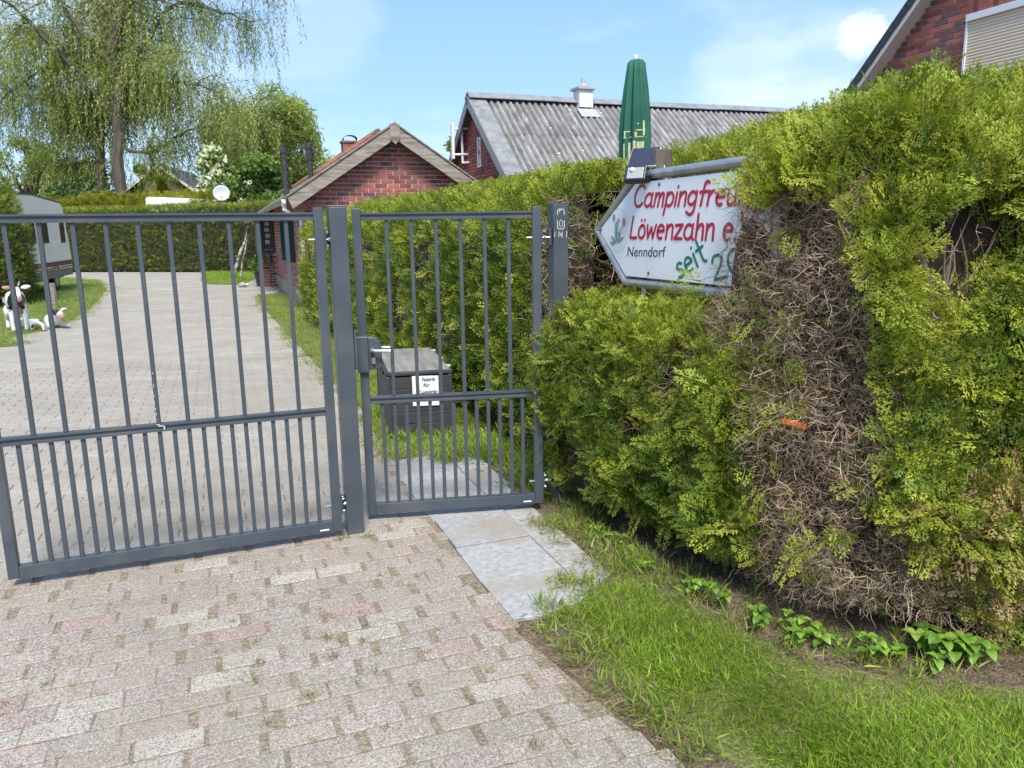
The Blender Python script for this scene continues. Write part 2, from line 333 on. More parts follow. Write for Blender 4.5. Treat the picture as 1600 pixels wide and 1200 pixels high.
turf = ground_mat('turf', [(.09, .12, .03), (.13, .16, .045), (.19, .19, .08)], 2.2, .8, 60)
o = sheet('ground', [(-160, -20), (160, -20), (160, 200), (-160, 200)], -.014, soil)

UMAX = lambda v: .97 if v > 2.6 else .97+(2.6-v)*.17
VG = inv2((-.843, 3.80))[1]                             # the gate line across the drive
fc = sheet('forecourt', [W2((0, 0), -3.9, .2), W2((0, 0), 1.5, .2)]+[W2((0, 0), UMAX(v)+.01, v) for v in (1.2, 1.8, 2.6, 5.0)]+[W2((0, 0), -3.9, 5.0)], -.004, sand_m)
def paver_mesh(k, L_=.2, B_=.1, H_=.05):
    rr = random.Random(k); j = lambda a: rr.uniform(-a, a); c = .003
    o8 = []
    for (x, y) in ((-1, -1), (1, -1), (1, 1), (-1, 1)):
        cut = rr.choice((.003, .006, .012 if k % 3 == 0 else .005)); X, Y = x*L_/2+j(.0025), y*B_/2+j(.002)
        o8 += [(X-x*cut, Y), (X, Y-y*cut)] if x*y < 0 else [(X, Y-y*cut), (X-x*cut, Y)]
    if True: # keep the order going round
        o8 = sorted(o8, key=lambda p: math.atan2(p[1]*2, p[0]))
    inn = [(x*(1-c*2/L_*1.3), y*(1-c*2/B_*1.1)) for x, y in o8]
    vs = [(x, y, -H_) for x, y in o8]+[(x, y, -c*.8) for x, y in o8]+[(x, y, j(.0008)) for x, y in inn]; n = 8
    fs = [(i, (i+1) % n, n+(i+1) % n, n+i) for i in range(n)]+[(n+i, n+(i+1) % n, 2*n+(i+1) % n, 2*n+i) for i in range(n)]+[tuple(range(2*n, 3*n))]
    return vs, fs
PM = []
for k in range(6):
    row = []
    for mi, mm_ in enumerate(PAVERS):
        b = MB(); b.add(*paver_mesh(k)); row.append(b.mesh('paver', mm_))
    PM.append(row)
HALF = [[(lambda b: b.mesh('half_paver', mm_))(MB().add(*paver_mesh(k+9, .1))) for mm_ in PAVERS] for k in range(2)]
def in_view(p):
    v = Vector(p)-cam_o.location; w = v.dot(fwd)
    if w < .2: return False
    return abs(v.dot(rt)/w) < .70 and abs(v.dot(up)/w) < .53
rr = random.Random(5); plist = []
v = .3; r = 0
while v < VG+.12:
    u = -3.7+(r % 2)*.105+rr.uniform(-.015, .015); um = UMAX(v)+rr.uniform(-.02, .03)
    while u < um-.05:
        half = u+.2 > um+.03
        L_ = .1 if half else .2
        gap = .004+.034*max(0, min(1, .35+1.2*(_H[int(u*2) % 64, int(v*3) % 64, 3]-.5)+rr.uniform(-.35, .5)))
        p = W2((0, 0), u+L_/2, v+.05)
        x = _H[int(u*1.7+20) % 64, int(v*1.9) % 64, 9]; q = rr.random()
        mi = 2 if q < .05+.06*(x > .7) else 1 if q < .20 else 4 if q < .46 else 3 if q < .74 else 0
        plist.append((p, half, mi, rr.uniform(-.012, .012), rr.uniform(-.0025, .0015)))
        u += L_+gap
    v += .1068; r += 1
vis = sorted([q for q in plist if in_view((*q[0], 0))], key=lambda q: q[0][0]**2+q[0][1]**2)[:300]
vid = set(id(q) for q in vis); rest = MB(); rest_m = []
for q in plist:
    p, half, mi, a, dz = q
    me = rr.choice(HALF)[mi] if half else rr.choice(PM)[mi]
    if id(q) in vid: link('paver', me, fc, (*p, dz), (rr.uniform(-.007, .007), rr.uniform(-.005, .005), ROT+a))
    else:
        vs, fs = paver_mesh(rr.randrange(6), .1 if half else .2); ca, sa = math.cos(ROT+a), math.sin(ROT+a)
        rest.add([(p[0]+x*ca-y*sa, p[1]+x*sa+y*ca, z+dz) for x, y, z in vs], fs); rest_m += [mi]*len(fs)
def multi(b, name, mats_, idx, parent, kind='stuff'):
    me = b.mesh(name, None)
    for x in mats_: me.materials.append(x)
    me.polygons.foreach_set('material_index', idx); o = link(name, me, parent); o['kind'] = kind; return o
multi(rest, 'paver', PAVERS, rest_m, fc)

# driveway beyond the gate
LAWN_L = [(-7.2, 11.2), (-8.0, 12.1), (-8.08, 13.09), (-8.41, 14.67), (-9.3, 17.02), (-10.47, 19.65), (-12.2, 23.4), (-13.9, 26.3), (-15.2, 28.2), (-17.2, 30.2), (-24, 32), (-30, 20), (-20, 9), (-9.2, 10.4)]
LAWN_R = [(-6.66, 20.31), (-5.9, 18.2), (-5.24, 16.38), (-4.5, 14.5), (-3.78, 12.73), (-3.3, 11.5), (-2.95, 10.64), (-2.33, 9.08), (-2.0, 8.3), (-1.62, 7.4), (-1.27, 6.5), (-1.03, 5.7), (-.86, 5.2), (-.5, 5.14), (.35, 5.3), (0, 6.2), (-3.4, 15), (-5.7, 20.6)]
LAWN_B = [(-14.6, 36.5), (-12.2, 31.0), (-10.6, 26.6), (-9.7, 24.9), (-8.3, 24.3), (-8.9, 26.5), (-9.5, 30), (-10, 34)]
far_m = paver_mat('driveway_paving', (.33, .31, .27), .55, .6, courses=True)
dr = sheet('driveway', [W2((0, 0), -3.9, VG+.06), W2((0, 0), .98, VG+.06), (-.82, 5.1), (-2, 8.9), (-5, 16.5), (-6.3, 20.2), (-6.6, 25), (-10, 33.5), (-14, 37), (-26, 40), (-26, 28), (-18, 26), (-11.5, 18), (-9.5, 12.5), (-12, 10.5), (-12, 7.5)], -.006, far_m)
zz = MB(); zmi = []; rr = random.Random(8)
v = VG+.16; r = 0
drpoly = np.array([W2((0, 0), -3.9, VG+.0), W2((0, 0), .97, VG+.0), (-.86, 5.1), (-1.06, 5.7), (-1.3, 6.5), (-1.66, 7.4), (-2.06, 8.3), (-2.5, 9.3), (-3.1, 10.8), (-6.6, 10.8), (-7.2, 10.6), (-9, 8.5)])
while v < 10.6:
    for k in range(50):
        u = -8.2+k*.2285+(r % 2)*.114
        p = W2((0, 0), u, v)
        if not inpoly(np.array([p]), drpoly)[0]: continue
        xs = (-.1115, -.056, 0, .056, .1115); zg = (.011, -.011, .011, -.011, .011); c = .005
        lo = [(x, -.0545+d) for x, d in zip(xs, zg)]; hi = [(x, .0545+d) for x, d in zip(xs, zg)]; ol = lo+hi[::-1]; n = 10
        inn = [(x*.965, y*.93) for x, y in ol]; dz = rr.uniform(-.002, .0015); ca, sa = math.cos(ROT), math.sin(ROT)
        vs = [(x, y, z+dz) for lay, z in ((ol, -.03), (ol, -.004), (inn, 0)) for x, y in lay]
        zz.add([(p[0]+x*ca-y*sa, p[1]+x*sa+y*ca, z) for x, y, z in vs], [(n+i, n+(i+1) % n, 2*n+(i+1) % n, 2*n+i) for i in range(n)]+[tuple(range(2*n, 3*n))]); zmi += [rr.choice((0, 0, 1, 2))]*(n+1)
    v += .1125; r += 1
ZM = [paver_mat('wavy_paver_beige', (.335, .312, .27), .6, .8, None, True), paver_mat('wavy_paver_grey', (.32, .30, .262), .6, .8, None, True), paver_mat('wavy_paver_rose', (.335, .305, .268), .6, .8, None, True)]
multi(zz, 'wavy_paver', ZM, zmi, dr)
# two pale concrete strips across the far end of the drive
strip_m = mat('pale_concrete', (.42, .39, .34), .9, col2=(.55, .52, .47), scale=4, bump=.2)
for a, b_ in (((-10.9, 22.2), (-9.0, 22.9)), ((-8.0, 22.6), (-6.9, 22.9)), ((-12.6, 26.2), (-11.2, 26.7))):
    d = Vector((b_[0]-a[0], b_[1]-a[1])); nn = Vector((-d.y, d.x)).normalized()*.12
    sheet('kerb_strip', [(a[0]-nn.x, a[1]-nn.y), (b_[0]-nn.x, b_[1]-nn.y), (b_[0]+nn.x, b_[1]+nn.y), (a[0]+nn.x, a[1]+nn.y)], .0, strip_m)

# concrete slab path through the small gate
slab_m = mat('slab_concrete', (.28, .285, .285), .88, col2=(.40, .40, .395), scale=34, detail=10, bump=.6, bscale=220, rnd=.09, third=(.31, .28, .235), tscale=3.5)
sp = sheet('slab_path', [W2((0, 0), .975, 2.6), W2((0, 0), 1.62, 2.9), W2((0, 0), 1.6, 5.2), W2((0, 0), .985, 5.16)], -.010, soil)
rows = [2.675, 3.075, 3.48, 3.883, 4.287, 4.69]
def slab(u0, u1, v0, v1, dz, cut=None):
    b = MB(); c = .004; p = [(u0, v0), (u1, v0), (u1, v1), (u0, v1)] if cut is None else cut
    cx, cy = sum(q[0] for q in p)/len(p), sum(q[1] for q in p)/len(p); n = len(p)
    inn = [(cx+(x-cx)*(1-c/abs(x-cx if abs(x-cx) > .02 else 1)), cy+(y-cy)*(1-c/abs(y-cy if abs(y-cy) > .02 else 1))) for x, y in p]
    vs = [(x-cx, y-cy, z) for lay, z in ((p, -.05), (p, -.003), (inn, 0)) for x, y in lay]
    b.add(vs, [(i, (i+1) % n, n+(i+1) % n, n+i) for i in range(n)]+[(n+i, n+(i+1) % n, 2*n+(i+1) % n, 2*n+i) for i in range(n)]+[tuple(range(2*n, 3*n))])
    b.obj('slab', slab_m, sp, loc=(*W2((0, 0), cx, cy), dz), rot=(random.uniform(-.006, .006), random.uniform(-.006, .006), ROT+random.uniform(-.006, .006)))
for i, v0 in enumerate(rows):
    sh = random.uniform(-.008, .008); v1 = v0+.398
    if i == 0: slab(0, 0, 0, 0, .004, [(1.0, v0+.02), (1.14, v0), (1.3, v0+.05), (1.383, v0+.12), (1.383, v1), (.985, v1)])
    else: slab(.985+sh, 1.383+sh, v0, v1, .004+random.uniform(-.002, .004))
    if i == 0: slab(0, 0, 0, 0, .003, [(1.388, v0+.13), (1.45, v0+.17), (1.56, v0+.25), (1.57, v1), (1.388, v1)])
    else: slab(1.388+sh, 1.388+sh+(.17 if i < 4 else .2), v0, v1, .003+random.uniform(-.003, .004))
# lawns
ll = sheet('lawn', LAWN_L, -.001, turf); lr = sheet('lawn', LAWN_R, -.001, turf); lb = sheet('lawn', LAWN_B, -.001, turf)
LAWN_F = [(.08, 2.93), (.25, 3.1), (.4, 3.26), (.47, 3.42), (.56, 3.25), (.74, 3.02), (.9, 2.78), (1.04, 2.55), (1.3, 2.46), (1.76, 2.36), (2.6, 2.25), (3.4, 2.1), (3.4, .4), (1.5, .4), (1.13, 1.2), (.70, 1.95), (.54, 2.13), (.41, 2.3), (.32, 2.5), (.28, 2.68), (.19, 2.82)]
lf = sheet('lawn', LAWN_F, -.0105, ground_mat('turf_front', [(.10, .12, .035), (.13, .155, .045), (.20, .19, .085)], 3, .8, 60))

GRASS = leaf_mat('grass_blade', .35, .5, .3)
GC = [(.20, .33, .03), (.25, .39, .035), (.30, .42, .05), (.21, .30, .045)]
def grass(name, poly, n, h, dens=None, cols=GC, dry=.06, w=1.0, z=0):
    po = np.array(poly); lo, hi = po.min(0), po.max(0)
    P = lo+RNG.random((n, 2))*(hi-lo); P = P[inpoly(P, poly)]; P3 = np.c_[P, np.zeros(len(P))]
    d = np.ones(len(P)) if dens is None else dens(P3)
    k = RNG.random(len(P)) < d; P3 = P3[k]; d = d[k]; n = len(P3)
    lean = np.c_[(fbm(P3, 2.2, 3)-.5)*2.2, (fbm(P3, 2.2, 40)-.5)*2.2, np.zeros(n)]
    D = nrm(np.c_[RNG.normal(0, .42, (n, 2)), np.ones(n)]+lean)
    C = pick(cols, n, .15)*(.7+.6*fbm(P3, 1.7, 9))[:, None]; dr_ = RNG.random(n) < dry+.25*(1-d); C[dr_] = pick([(.36, .29, .14), (.28, .22, .1)], dr_.sum())
    P3[:, 2] = z-.008
    V, Cc = scatter(BLADES, P3, D, rdir(n), h*RNG.uniform(.45, 1.2, n)*(.6+.5*d), C*.75, C*1.1)
    if w != 1: pass
    return tri_mesh(name, V, Cc, GRASS)
def edge_dist(P, poly):
    r = np.full(len(P), 9.); n = len(poly)
    for i in range(n):
        a, b = np.array(poly[i]), np.array(poly[(i+1) % n]); ab = b-a; t = np.clip(((P[:, :2]-a)@ab)/(ab@ab), 0, 1); r = np.minimum(r, np.linalg.norm(P[:, :2]-a-t[:, None]*ab, axis=1))
    return r
DRYLINE = [(.62, 3.1), (.85, 2.72), (1.02, 2.5), (1.35, 2.42), (1.8, 2.36)]
def densf(P):
    e = np.clip(edge_dist(P, LAWN_F)/.16, 0, 1)**.8; nz = fbm(P, 3.0, 5)
    d = np.clip(1.25*e-.15, 0, 1)*np.clip(2.1-1.7*nz, .55, 1)
    q = np.clip((P[:, 0]-.55)/.6, 0, 1)*np.clip((P[:, 1]-2.05)/.4, 0, 1)          # thin and dry in front of the corner of the hedge
    d = d*(1-.5*q*np.clip(2.2*nz-.2, .3, 1))
    return np.clip(d, 0, 1)
g_ = grass('grass', [(.0, 3.5), (3.2, 3.5), (3.2, .9), (.9, .9), (.0, 2.7)], 1, .05)
bpy.data.objects.remove(g_)
near = [p for p in LAWN_F if True]
grass('grass', near, 420000, .043, densf)
grass('grass', LAWN_R, 420000, .075, lambda P: np.clip(edge_dist(P, LAWN_R)/.2, .15, 1)*np.clip(1.7-1.5*fbm(P, 1.4, 2), .2, 1)*np.clip(7/np.maximum(P[:, 1], 3), .35, 1), dry=.1)
grass('grass', [p for p in LAWN_L], 170000, .10, lambda P: np.clip(1.6-1.3*fbm(P, .8, 2), .2, 1)*(P[:, 0] > -17), cols=[(.20, .31, .05), (.23, .34, .055), (.27, .37, .065)])
grass('grass', LAWN_B, 60000, .10, None)
# tufts in the joints, weeds in the soil at the path edge
def tufts(spots, nb, h, rad, cols, dry=.25):
    P = np.concatenate([np.c_[x+RNG.normal(0, r_*rad, n_), y+RNG.normal(0, r_*rad, n_), np.zeros(n_)] for (x, y, r_) in spots for n_ in [int(nb*r_*r_)+4]]); n = len(P)
    D = nrm(np.c_[RNG.normal(0, .75, (n, 2)), np.ones(n)]); C = pick(cols, n, .2); k = RNG.random(n) < dry; C[k] = pick([(.33, .27, .13)], k.sum())
    return scatter(BLADES, P, D, rdir(n), h*RNG.uniform(.5, 1.2, n), C*.7, C)
sp_ = [(-.71, 2.36, 1.3), (-.95, 2.58, .8), (-.68, 2.61, .9), (-.59, 2.72, .9), (-.92, 2.46, .8), (-.93, 2.27, .8), (-.8, 2.22, .9), (-.74, 2.75, 1), (-.77, 2.93, .7), (.05, 2.09, 1), (-.5, 2.5, .6), (-1.0, 2.72, .6), (-.55, 2.42, .5), (-.1, 2.5, .5), (-.77, 3.76, .9), (-.9, 3.72, .8), (-.62, 3.3, .5)]
sp_ += [(*W2((0, 0), RNG.uniform(-1.2, .9), RNG.uniform(1.7, 3.4)), RNG.uniform(.2, .45)) for _ in range(60)]
V, C = tufts(sp_, 60, .028, .016, [(.22, .27, .05), (.28, .30, .08), (.17, .22, .04)], .3); tri_mesh('joint_grass', V, C, GRASS)
ed = [(.12+RNG.normal(0, .05)+t*.45, 2.85-t*.85+RNG.normal(0, .05), RNG.uniform(.3, .9)) for t in RNG.random(34)]
ed += [(.55+RNG.normal(0, .1)-t*.42, 3.3+t*1.25+RNG.normal(0, .09), RNG.uniform(.6, 1.6)) for t in RNG.random(60)]
ed += [(.40+t*1.3+RNG.normal(0, .10), 3.62-min(t*1.9, 1.12)+RNG.normal(0, .09), RNG.uniform(.3, .9)) for t in RNG.random(110)]
V, C = tufts(ed, 30, .065, .03, GC, .3); tri_mesh('edge_grass', V, C, GRASS)
ed = [(-.55+t*.75+RNG.normal(0, .04), 5.25+RNG.normal(0, .1)-t*.1, RNG.uniform(.8, 1.4)) for t in RNG.random(36)]+[(.02+RNG.normal(0, .06)+t*.2, 5.1-t*.9, RNG.uniform(.7, 1.3)) for t in RNG.random(30)]+[(-1.15+t*.35+RNG.normal(0, .04), 6.5-t*.9+RNG.normal(0, .05), RNG.uniform(.7, 1.2)) for t in RNG.random(26)]
V, C = tufts(ed, 40, .095, .05, GC, .15); tri_mesh('edge_grass', V, C, GRASS)
for pl_, n_, w_ in ((LAWN_R[:13], 150, .06), (LAWN_L[:10], 170, .09), (LAWN_F[-8:]+LAWN_F[:7], 45, .03)):
    pl_ = np.array(pl_); sp2 = []
    for i in range(n_):
        t = RNG.random()*(len(pl_)-1); k = int(t); p = pl_[k]+(pl_[k+1]-pl_[k])*(t-k); sp2.append((p[0]+RNG.normal(0, w_), p[1]+RNG.normal(0, w_), RNG.uniform(.5, 1.5)))
    V, C = tufts(sp2, 34, .065, w_*.9, GC, .3); tri_mesh('edge_grass', V, C, GRASS)
# dead scraps on the soil
n = 7500; t = RNG.random(n); P = np.c_[.35+t*1.5+RNG.normal(0, .16, n), 3.75-np.minimum(t*2.0, 1.24)+RNG.normal(0, .15, n), np.full(n, .004)]
tt_ = RNG.random(1600); P[:1600] = np.c_[.02+tt_*.55+RNG.normal(0, .05, 1600), 2.85-tt_*.95+RNG.normal(0, .04, 1600), np.full(1600, .000)]
D = nrm(np.c_[RNG.normal(size=(n, 2)), RNG.normal(0, .15, n)]); C = pick([(.26, .19, .11), (.36, .28, .16), (.15, .10, .06), (.22, .2, .1)], n, .2)
V, Cc = scatter(TWIGS, P, D, np.tile([0, 0, 1.], (n, 1)), RNG.uniform(.012, .05, n), C, C*1.1); tri_mesh('plant_litter', V, Cc, leaf_mat('dry_stalk', .1, .8, .15))

# ------------------------------------------------------------------ the gates
steel = mat('anthracite_coated_steel', (.046, .060, .074), .36, col2=(.056, .072, .088), scale=6, bump=.05, bscale=300, spec=.6, third=(.085, .094, .102), tscale=3.5)
zinc = mat('zinc_plated_steel', (.42, .42, .41), .38, .9)
alu = mat('brushed_aluminium', (.72, .71, .69), .32, .85)
black = mat('black_plastic', (.02, .021, .023), .45)
white_pl = mat('white_sticker', (.78, .78, .76), .5)
def rail(nm, x0, x1, z, par):
    q = [(-.02, 0), (-.02, .009), (-.011, .012), (-.011, .024), (-.02, .027), (-.02, .036), (.02, .036), (.02, .027), (.011, .024), (.011, .012), (.02, .009), (.02, 0)]
    MB().prism([(y, zz_+z) for y, zz_ in q], 0, x0, x1).obj(nm, steel, par)
def bx(nm, c, d, m_, par, bev=.002, **k): return MB().box(c, d).obj(nm, m_, par, bevel=bev, **k)
BARS = {}
def bar(x, z0, z1, par):
    key = round(z1-z0, 4)
    if key not in BARS: BARS[key] = MB().box((0, 0, key/2), (.019, .019, key)).mesh('bar', steel)
    o = link('bar', BARS[key], par, (x, 0, z0)); md = o.modifiers.new('bevel', 'BEVEL'); md.width = .0015; md.segments = 1
def leaf_frame(par, w, up_n, low_n, sticker_x):
    for x in (-w+.0225, -.0225): bx('stile', (x, 0, .855), (.045, .045, 1.63), steel, par)
    for x in (-w+.0225, -.0225): bx('stile_cap', (x, 0, 1.6715), (.046, .046, .003), black, par, .001)
    a, b = -w+.0455, -.0455
    rail('top_rail', a, b, 1.612, par); rail('middle_rail', a, b, .655, par); bx('bottom_rail', ((a+b)/2, 0, .067), (b-a, .042, .056), steel, par)
    st = (b-a)/(up_n+1)
    for i in range(up_n): bar(a+st*(i+1), .6915, 1.6115, par)
    st = (b-a)/(low_n+1)
    for i in range(low_n): bar(a+st*(i+1), .0955, .6545, par)
    bx('maker_plate', (sticker_x, -.0222, .055), (.045, .0016, .007), white_pl, par, 0)
def hinge(par, x, z, y=0):
    """eye plate with four bolt heads and a threaded pin"""
    MB().box((x, y, z), (.008, .05, .09)).obj('hinge_plate', steel, par)
    for dz in (-.032, .032):
        for dy in (-.016, .016): MB().tube([(x+.005, y+dy, z+dz), (x+.014, y+dy, z+dz)], .0065, 6).obj('bolt_head', zinc, par)
    MB().tube([(x-.078, y, z), (x+.048, y, z)], .0055, 8).tube([(x+.014, y, z), (x+.024, y, z)], .011, 6).obj('hinge_pin', zinc, par)
gl = empty('driveway_gate', 'wide dark grey steel gate leaf with vertical bars across the driveway', 'gate', (-.897, 3.782, 0), R_(20.9))
leaf_frame(gl, 1.49, 10, 21, -.09)
hinge(gl, .006, 1.52, .012); hinge(gl, .006, .17, .012)
bx('lock_case', (-1.505, .035, .95), (.075, .03, .16), black, gl, .008)
MB().tube([(-1.495, .015, .985), (-1.495, -.045, .985), (-1.43, -.05, .985), (-1.40, -.05, .984)], .008, 8).obj('handle', alu, gl, smooth=True)
b = MB(); rr = random.Random(2)
for i in range(9):
    z = .70+i*.028+rr.uniform(0, .012); b.box((-.8165+rr.uniform(-.005, .005), -.0099, z), (rr.uniform(.0012, .004), .001, rr.uniform(.006, .022)))
b.obj('paint_smear', mat('chalky_white', (.6, .6, .58), .9, col2=(.3, .3, .3), scale=120), gl)['kind'] = 'stuff'; b = MB()
b.box((-.80, -.0208, .682), (.024, .001, .005)).box((-.786, -.0208, .672), (.006, .001, .018)).box((-.81, -.0208, .69), (.014, .001, .004)).obj('paint_smear', mat('chalky_white', (.6, .6, .58)), gl)
gs = empty('small_gate', 'narrow dark grey steel pedestrian gate with lock standing slightly ajar', 'gate', (.163, 4.145, 0), R_(8.2))
leaf_frame(gs, .975, 6, 13, -.09)
hinge(gs, .006, 1.51, .015); hinge(gs, .006, .16, .015)
# lock: box on the stile, rounded case behind, two levers and a cylinder
bx('lock_box', (-.955, -.012, .925), (.058, .07, .19), steel, gs, .004)
q = [(-.93, .835), (-.885, .842), (-.866, .85), (-.858, .865), (-.858, .96), (-.864, .985), (-.878, 1.0), (-.9, 1.01), (-.93, 1.012)]
MB().prism(q, 1, -.014, .028).obj('lock_case', steel, gs, bevel=.004)
for s in (-1, 1): MB().tube([(-.905, .007+s*.02, .945), (-.905, .007+s*.055, .945), (-.895, .007+s*.062, .945), (-.81, .007+s*.064, .942)], [.011, .011, .009, .008], 10).obj('lever_handle', alu, gs, smooth=True)
MB().tube([(-.90, -.014, .89), (-.90, -.019, .89)], .021, 16).obj('escutcheon', steel, gs)
MB().prism([(-.908, .872), (-.892, .872), (-.892, .89), (-.889, .90), (-.9, .909), (-.911, .90), (-.908, .89)], 1, -.03, -.018).obj('lock_cylinder', mat('brass', (.55, .47, .3), .3, .9), gs)
# posts
def post(label, p, h, rz):
    t = empty('gate_post', label, 'gate post', (*p, 0), rz, 'gate posts')
    bx('shaft', (0, 0, h/2), (.086, .085, h), steel, t, .004); bx('cap', (0, 0, h+.0025), (.0875, .0865, .005), steel, t, .002)
    return t
gp = post('dark grey square steel post between the wide gate and the small gate', (-.843, 3.844), 1.675, R_(20.9))
for z in (.25, .62, .97, 1.3): MB().tube([(-.0465, .0, z), (-.0485, 0, z)], .007, 8).obj('bolt_hole', black, gp)
MB().box((-.055, .0, 1.52), (.017, .05, .07)).obj('hinge_block', black, gp, bevel=.003); MB().box((-.055, .0, .17), (.017, .05, .07)).obj('hinge_block', black, gp, bevel=.003)
MB().box((.052, -.03, .97), (.012, .02, .2)).obj('strike_plate', steel, gp, bevel=.002)
gq = post('dark grey square steel post rising from the hedge with worn white marks near its top', (.262, 4.262), 1.685, R_(20.9))
MB().box((-.054, .0, 1.51), (.015, .05, .09)).obj('hinge_block', steel, gq, bevel=.003); MB().box((-.054, .0, .16), (.015, .05, .09)).obj('hinge_block', steel, gq, bevel=.003)
mk = MB(); y = -.0431; rr = random.Random(4)
def seg(a, b_, w=.0042):
    d = Vector((b_[0]-a[0], 0, b_[1]-a[1])); nrm_ = Vector((-d.z, 0, d.x)).normalized()*w/2
    mk.add([(a[0]-nrm_.x, y, a[1]-nrm_.z), (b_[0]-nrm_.x, y, b_[1]-nrm_.z), (b_[0]+nrm_.x, y, b_[1]+nrm_.z), (a[0]+nrm_.x, y, a[1]+nrm_.z)], [(0, 1, 2, 3)])
def arc(pl, w=.0042):
    for a, b_ in zip(pl, pl[1:]): seg(a, b_, w)
zt = 1.66
arc([(-.021, zt-.034), (-.021, zt-.012), (-.014, zt-.003), (.012, zt-.003), (.019, zt-.012), (.019, zt-.034)]); arc([(-.011, zt-.022), (-.010, zt-.012), (.002, zt-.009)], .003)
arc([(-.021, zt-.062), (-.021, zt-.098), (-.014, zt-.107), (.012, zt-.107), (.019, zt-.098), (.019, zt-.062)])
arc([(-.009, zt-.09), (-.009, zt-.068), (-.001, zt-.058), (.008, zt-.068), (.008, zt-.09), (-.001, zt-.097), (-.009, zt-.09)], .0028)
for x in (-.036, -.012, -.003, .006, .034): arc([(x, zt-.118-rr.uniform(0, .01)), (x+rr.uniform(-.003, .003), zt-.155+rr.uniform(0, .012))], .0035)
arc([(-.016, zt-.128), (-.006, zt-.134), (.008, zt-.141)], .003)
mk.obj('worn_mark', mat('faded_white_paint', (.66, .68, .68), .8, col2=(.25, .28, .30), scale=160, lo=.3, hi=.75), gq)

# ------------------------------------------------------------------ handwriting for the sign and the note
def arcp(cx, cy, rx, ry, a0, a1, n=9): return [(cx+rx*math.cos(R_(a0+(a1-a0)*i/(n-1))), cy+ry*math.sin(R_(a0+(a1-a0)*i/(n-1)))) for i in range(n)]
GL = {  # strokes on an em with x height .6, cap height 1; last number is the advance
 'C': ([arcp(.38, .5, .34, .5, 48, 318, 14)], .74), 'a': ([arcp(.25, .3, .22, .3, 60, 350, 12)+[], [(.47, .6), (.46, .3), (.48, .08), (.55, 0)]], .62),
 'm': ([[(.05, .6), (.07, .3), (.06, 0)], [(.07, .38), (.14, .53), (.24, .6), (.31, .52), (.32, .3), (.31, 0)], [(.32, .38), (.41, .54), (.5, .6), (.57, .52), (.58, .3), (.6, 0)]], .7),
 'p': ([[(.07, .6), (.08, .1), (.06, -.38)], arcp(.27, .3, .21, .3, 150, -150, 12)], .56), 'i': ([[(.08, .58), (.08, 0)], [(.085, .83), (.09, .86)]], .21),
 'n': ([[(.06, .6), (.08, .3), (.07, 0)], [(.08, .36), (.17, .54), (.3, .6), (.4, .52), (.41, .3), (.43, 0)]], .52), 'g': ([arcp(.25, .32, .21, .28, 50, 330, 11), [(.46, .6), (.47, .2), (.46, -.16), (.36, -.36), (.2, -.37), (.07, -.27)]], .58),
 'f': ([[(.45, .95), (.34, 1.0), (.24, .9), (.22, .5), (.2, 0)], [(.05, .56), (.42, .58)]], .46), 'r': ([[(.07, .6), (.08, .3), (.08, 0)], [(.08, .36), (.16, .52), (.27, .6), (.38, .54)]], .42),
 'e': ([[(.06, .32), (.46, .34)]+arcp(.26, .3, .2, .3, 12, 300, 12)], .55), 'u': ([[(.06, .6), (.06, .25), (.12, .03), (.24, 0), (.36, .1), (.41, .3)], [(.41, .6), (.41, .25), (.45, 0)]], .54), 'd': ([arcp(.24, .3, .2, .3, 50, 340, 11), [(.45, 1), (.45, .4), (.46, 0)]], .56),
 'L': ([[(.1, 1), (.08, .5), (.07, .03)], [(.07, .03), (.3, .0), (.5, .02)]], .56), 'ö': ([arcp(.26, .3, .21, .3, 90, 450, 14), [(.15, .82), (.155, .85)], [(.36, .82), (.365, .85)]], .55), 'w': ([[(.04, .6), (.15, .02)], [(.15, .02), (.31, .5)], [(.31, .5), (.46, .02)], [(.46, .02), (.59, .6)]], .66),
 'z': ([[(.05, .57), (.44, .59)], [(.44, .59), (.05, .02)], [(.05, .02), (.47, .02)]], .54), 'h': ([[(.07, 1), (.08, .5), (.07, 0)], [(.08, .36), (.17, .53), (.3, .6), (.39, .52), (.41, .3), (.42, 0)]], .52), '.': ([[(.07, .0), (.08, .03)]], .2),
 'V': ([[(.03, 1), (.3, .02)], [(.3, .02), (.58, 1)]], .64), 's': ([[(.4, .52), (.3, .6), (.16, .58), (.09, .47), (.16, .36), (.32, .27), (.38, .14), (.3, .03), (.16, 0), (.04, .06)]], .48), 't': ([[(.22, .95), (.22, .4), (.25, .08), (.36, 0)], [(.04, .6), (.42, .62)]], .46),
 '2': ([[(.08, .75), (.16, .95), (.34, .99), (.47, .86), (.42, .62), (.2, .28), (.05, .03)], [(.05, .03), (.3, .03), (.54, .02)]], .64), '0': ([arcp(.31, .5, .26, .5, 90, 450, 16)], .66),
 'P': ([[(.1, 1), (.11, .5), (.09, 0)], [(.1, .97), (.35, .98), (.5, .85), (.48, .62), (.3, .5), (.1, .48)]], .58), 'k': ([[(.08, 1), (.09, .5), (.08, 0)], [(.42, .6), (.11, .28)], [(.16, .32), (.44, 0)]], .5), 'ü': ([[(.06, .6), (.06, .25), (.12, .03), (.24, 0), (.36, .1), (.41, .3)], [(.41, .6), (.41, .25), (.45, 0)], [(.14, .82), (.145, .85)], [(.33, .82), (.335, .85)]], .54), '-': ([[(.05, .3), (.36, .31)]], .42), ' ': ([], .34)}
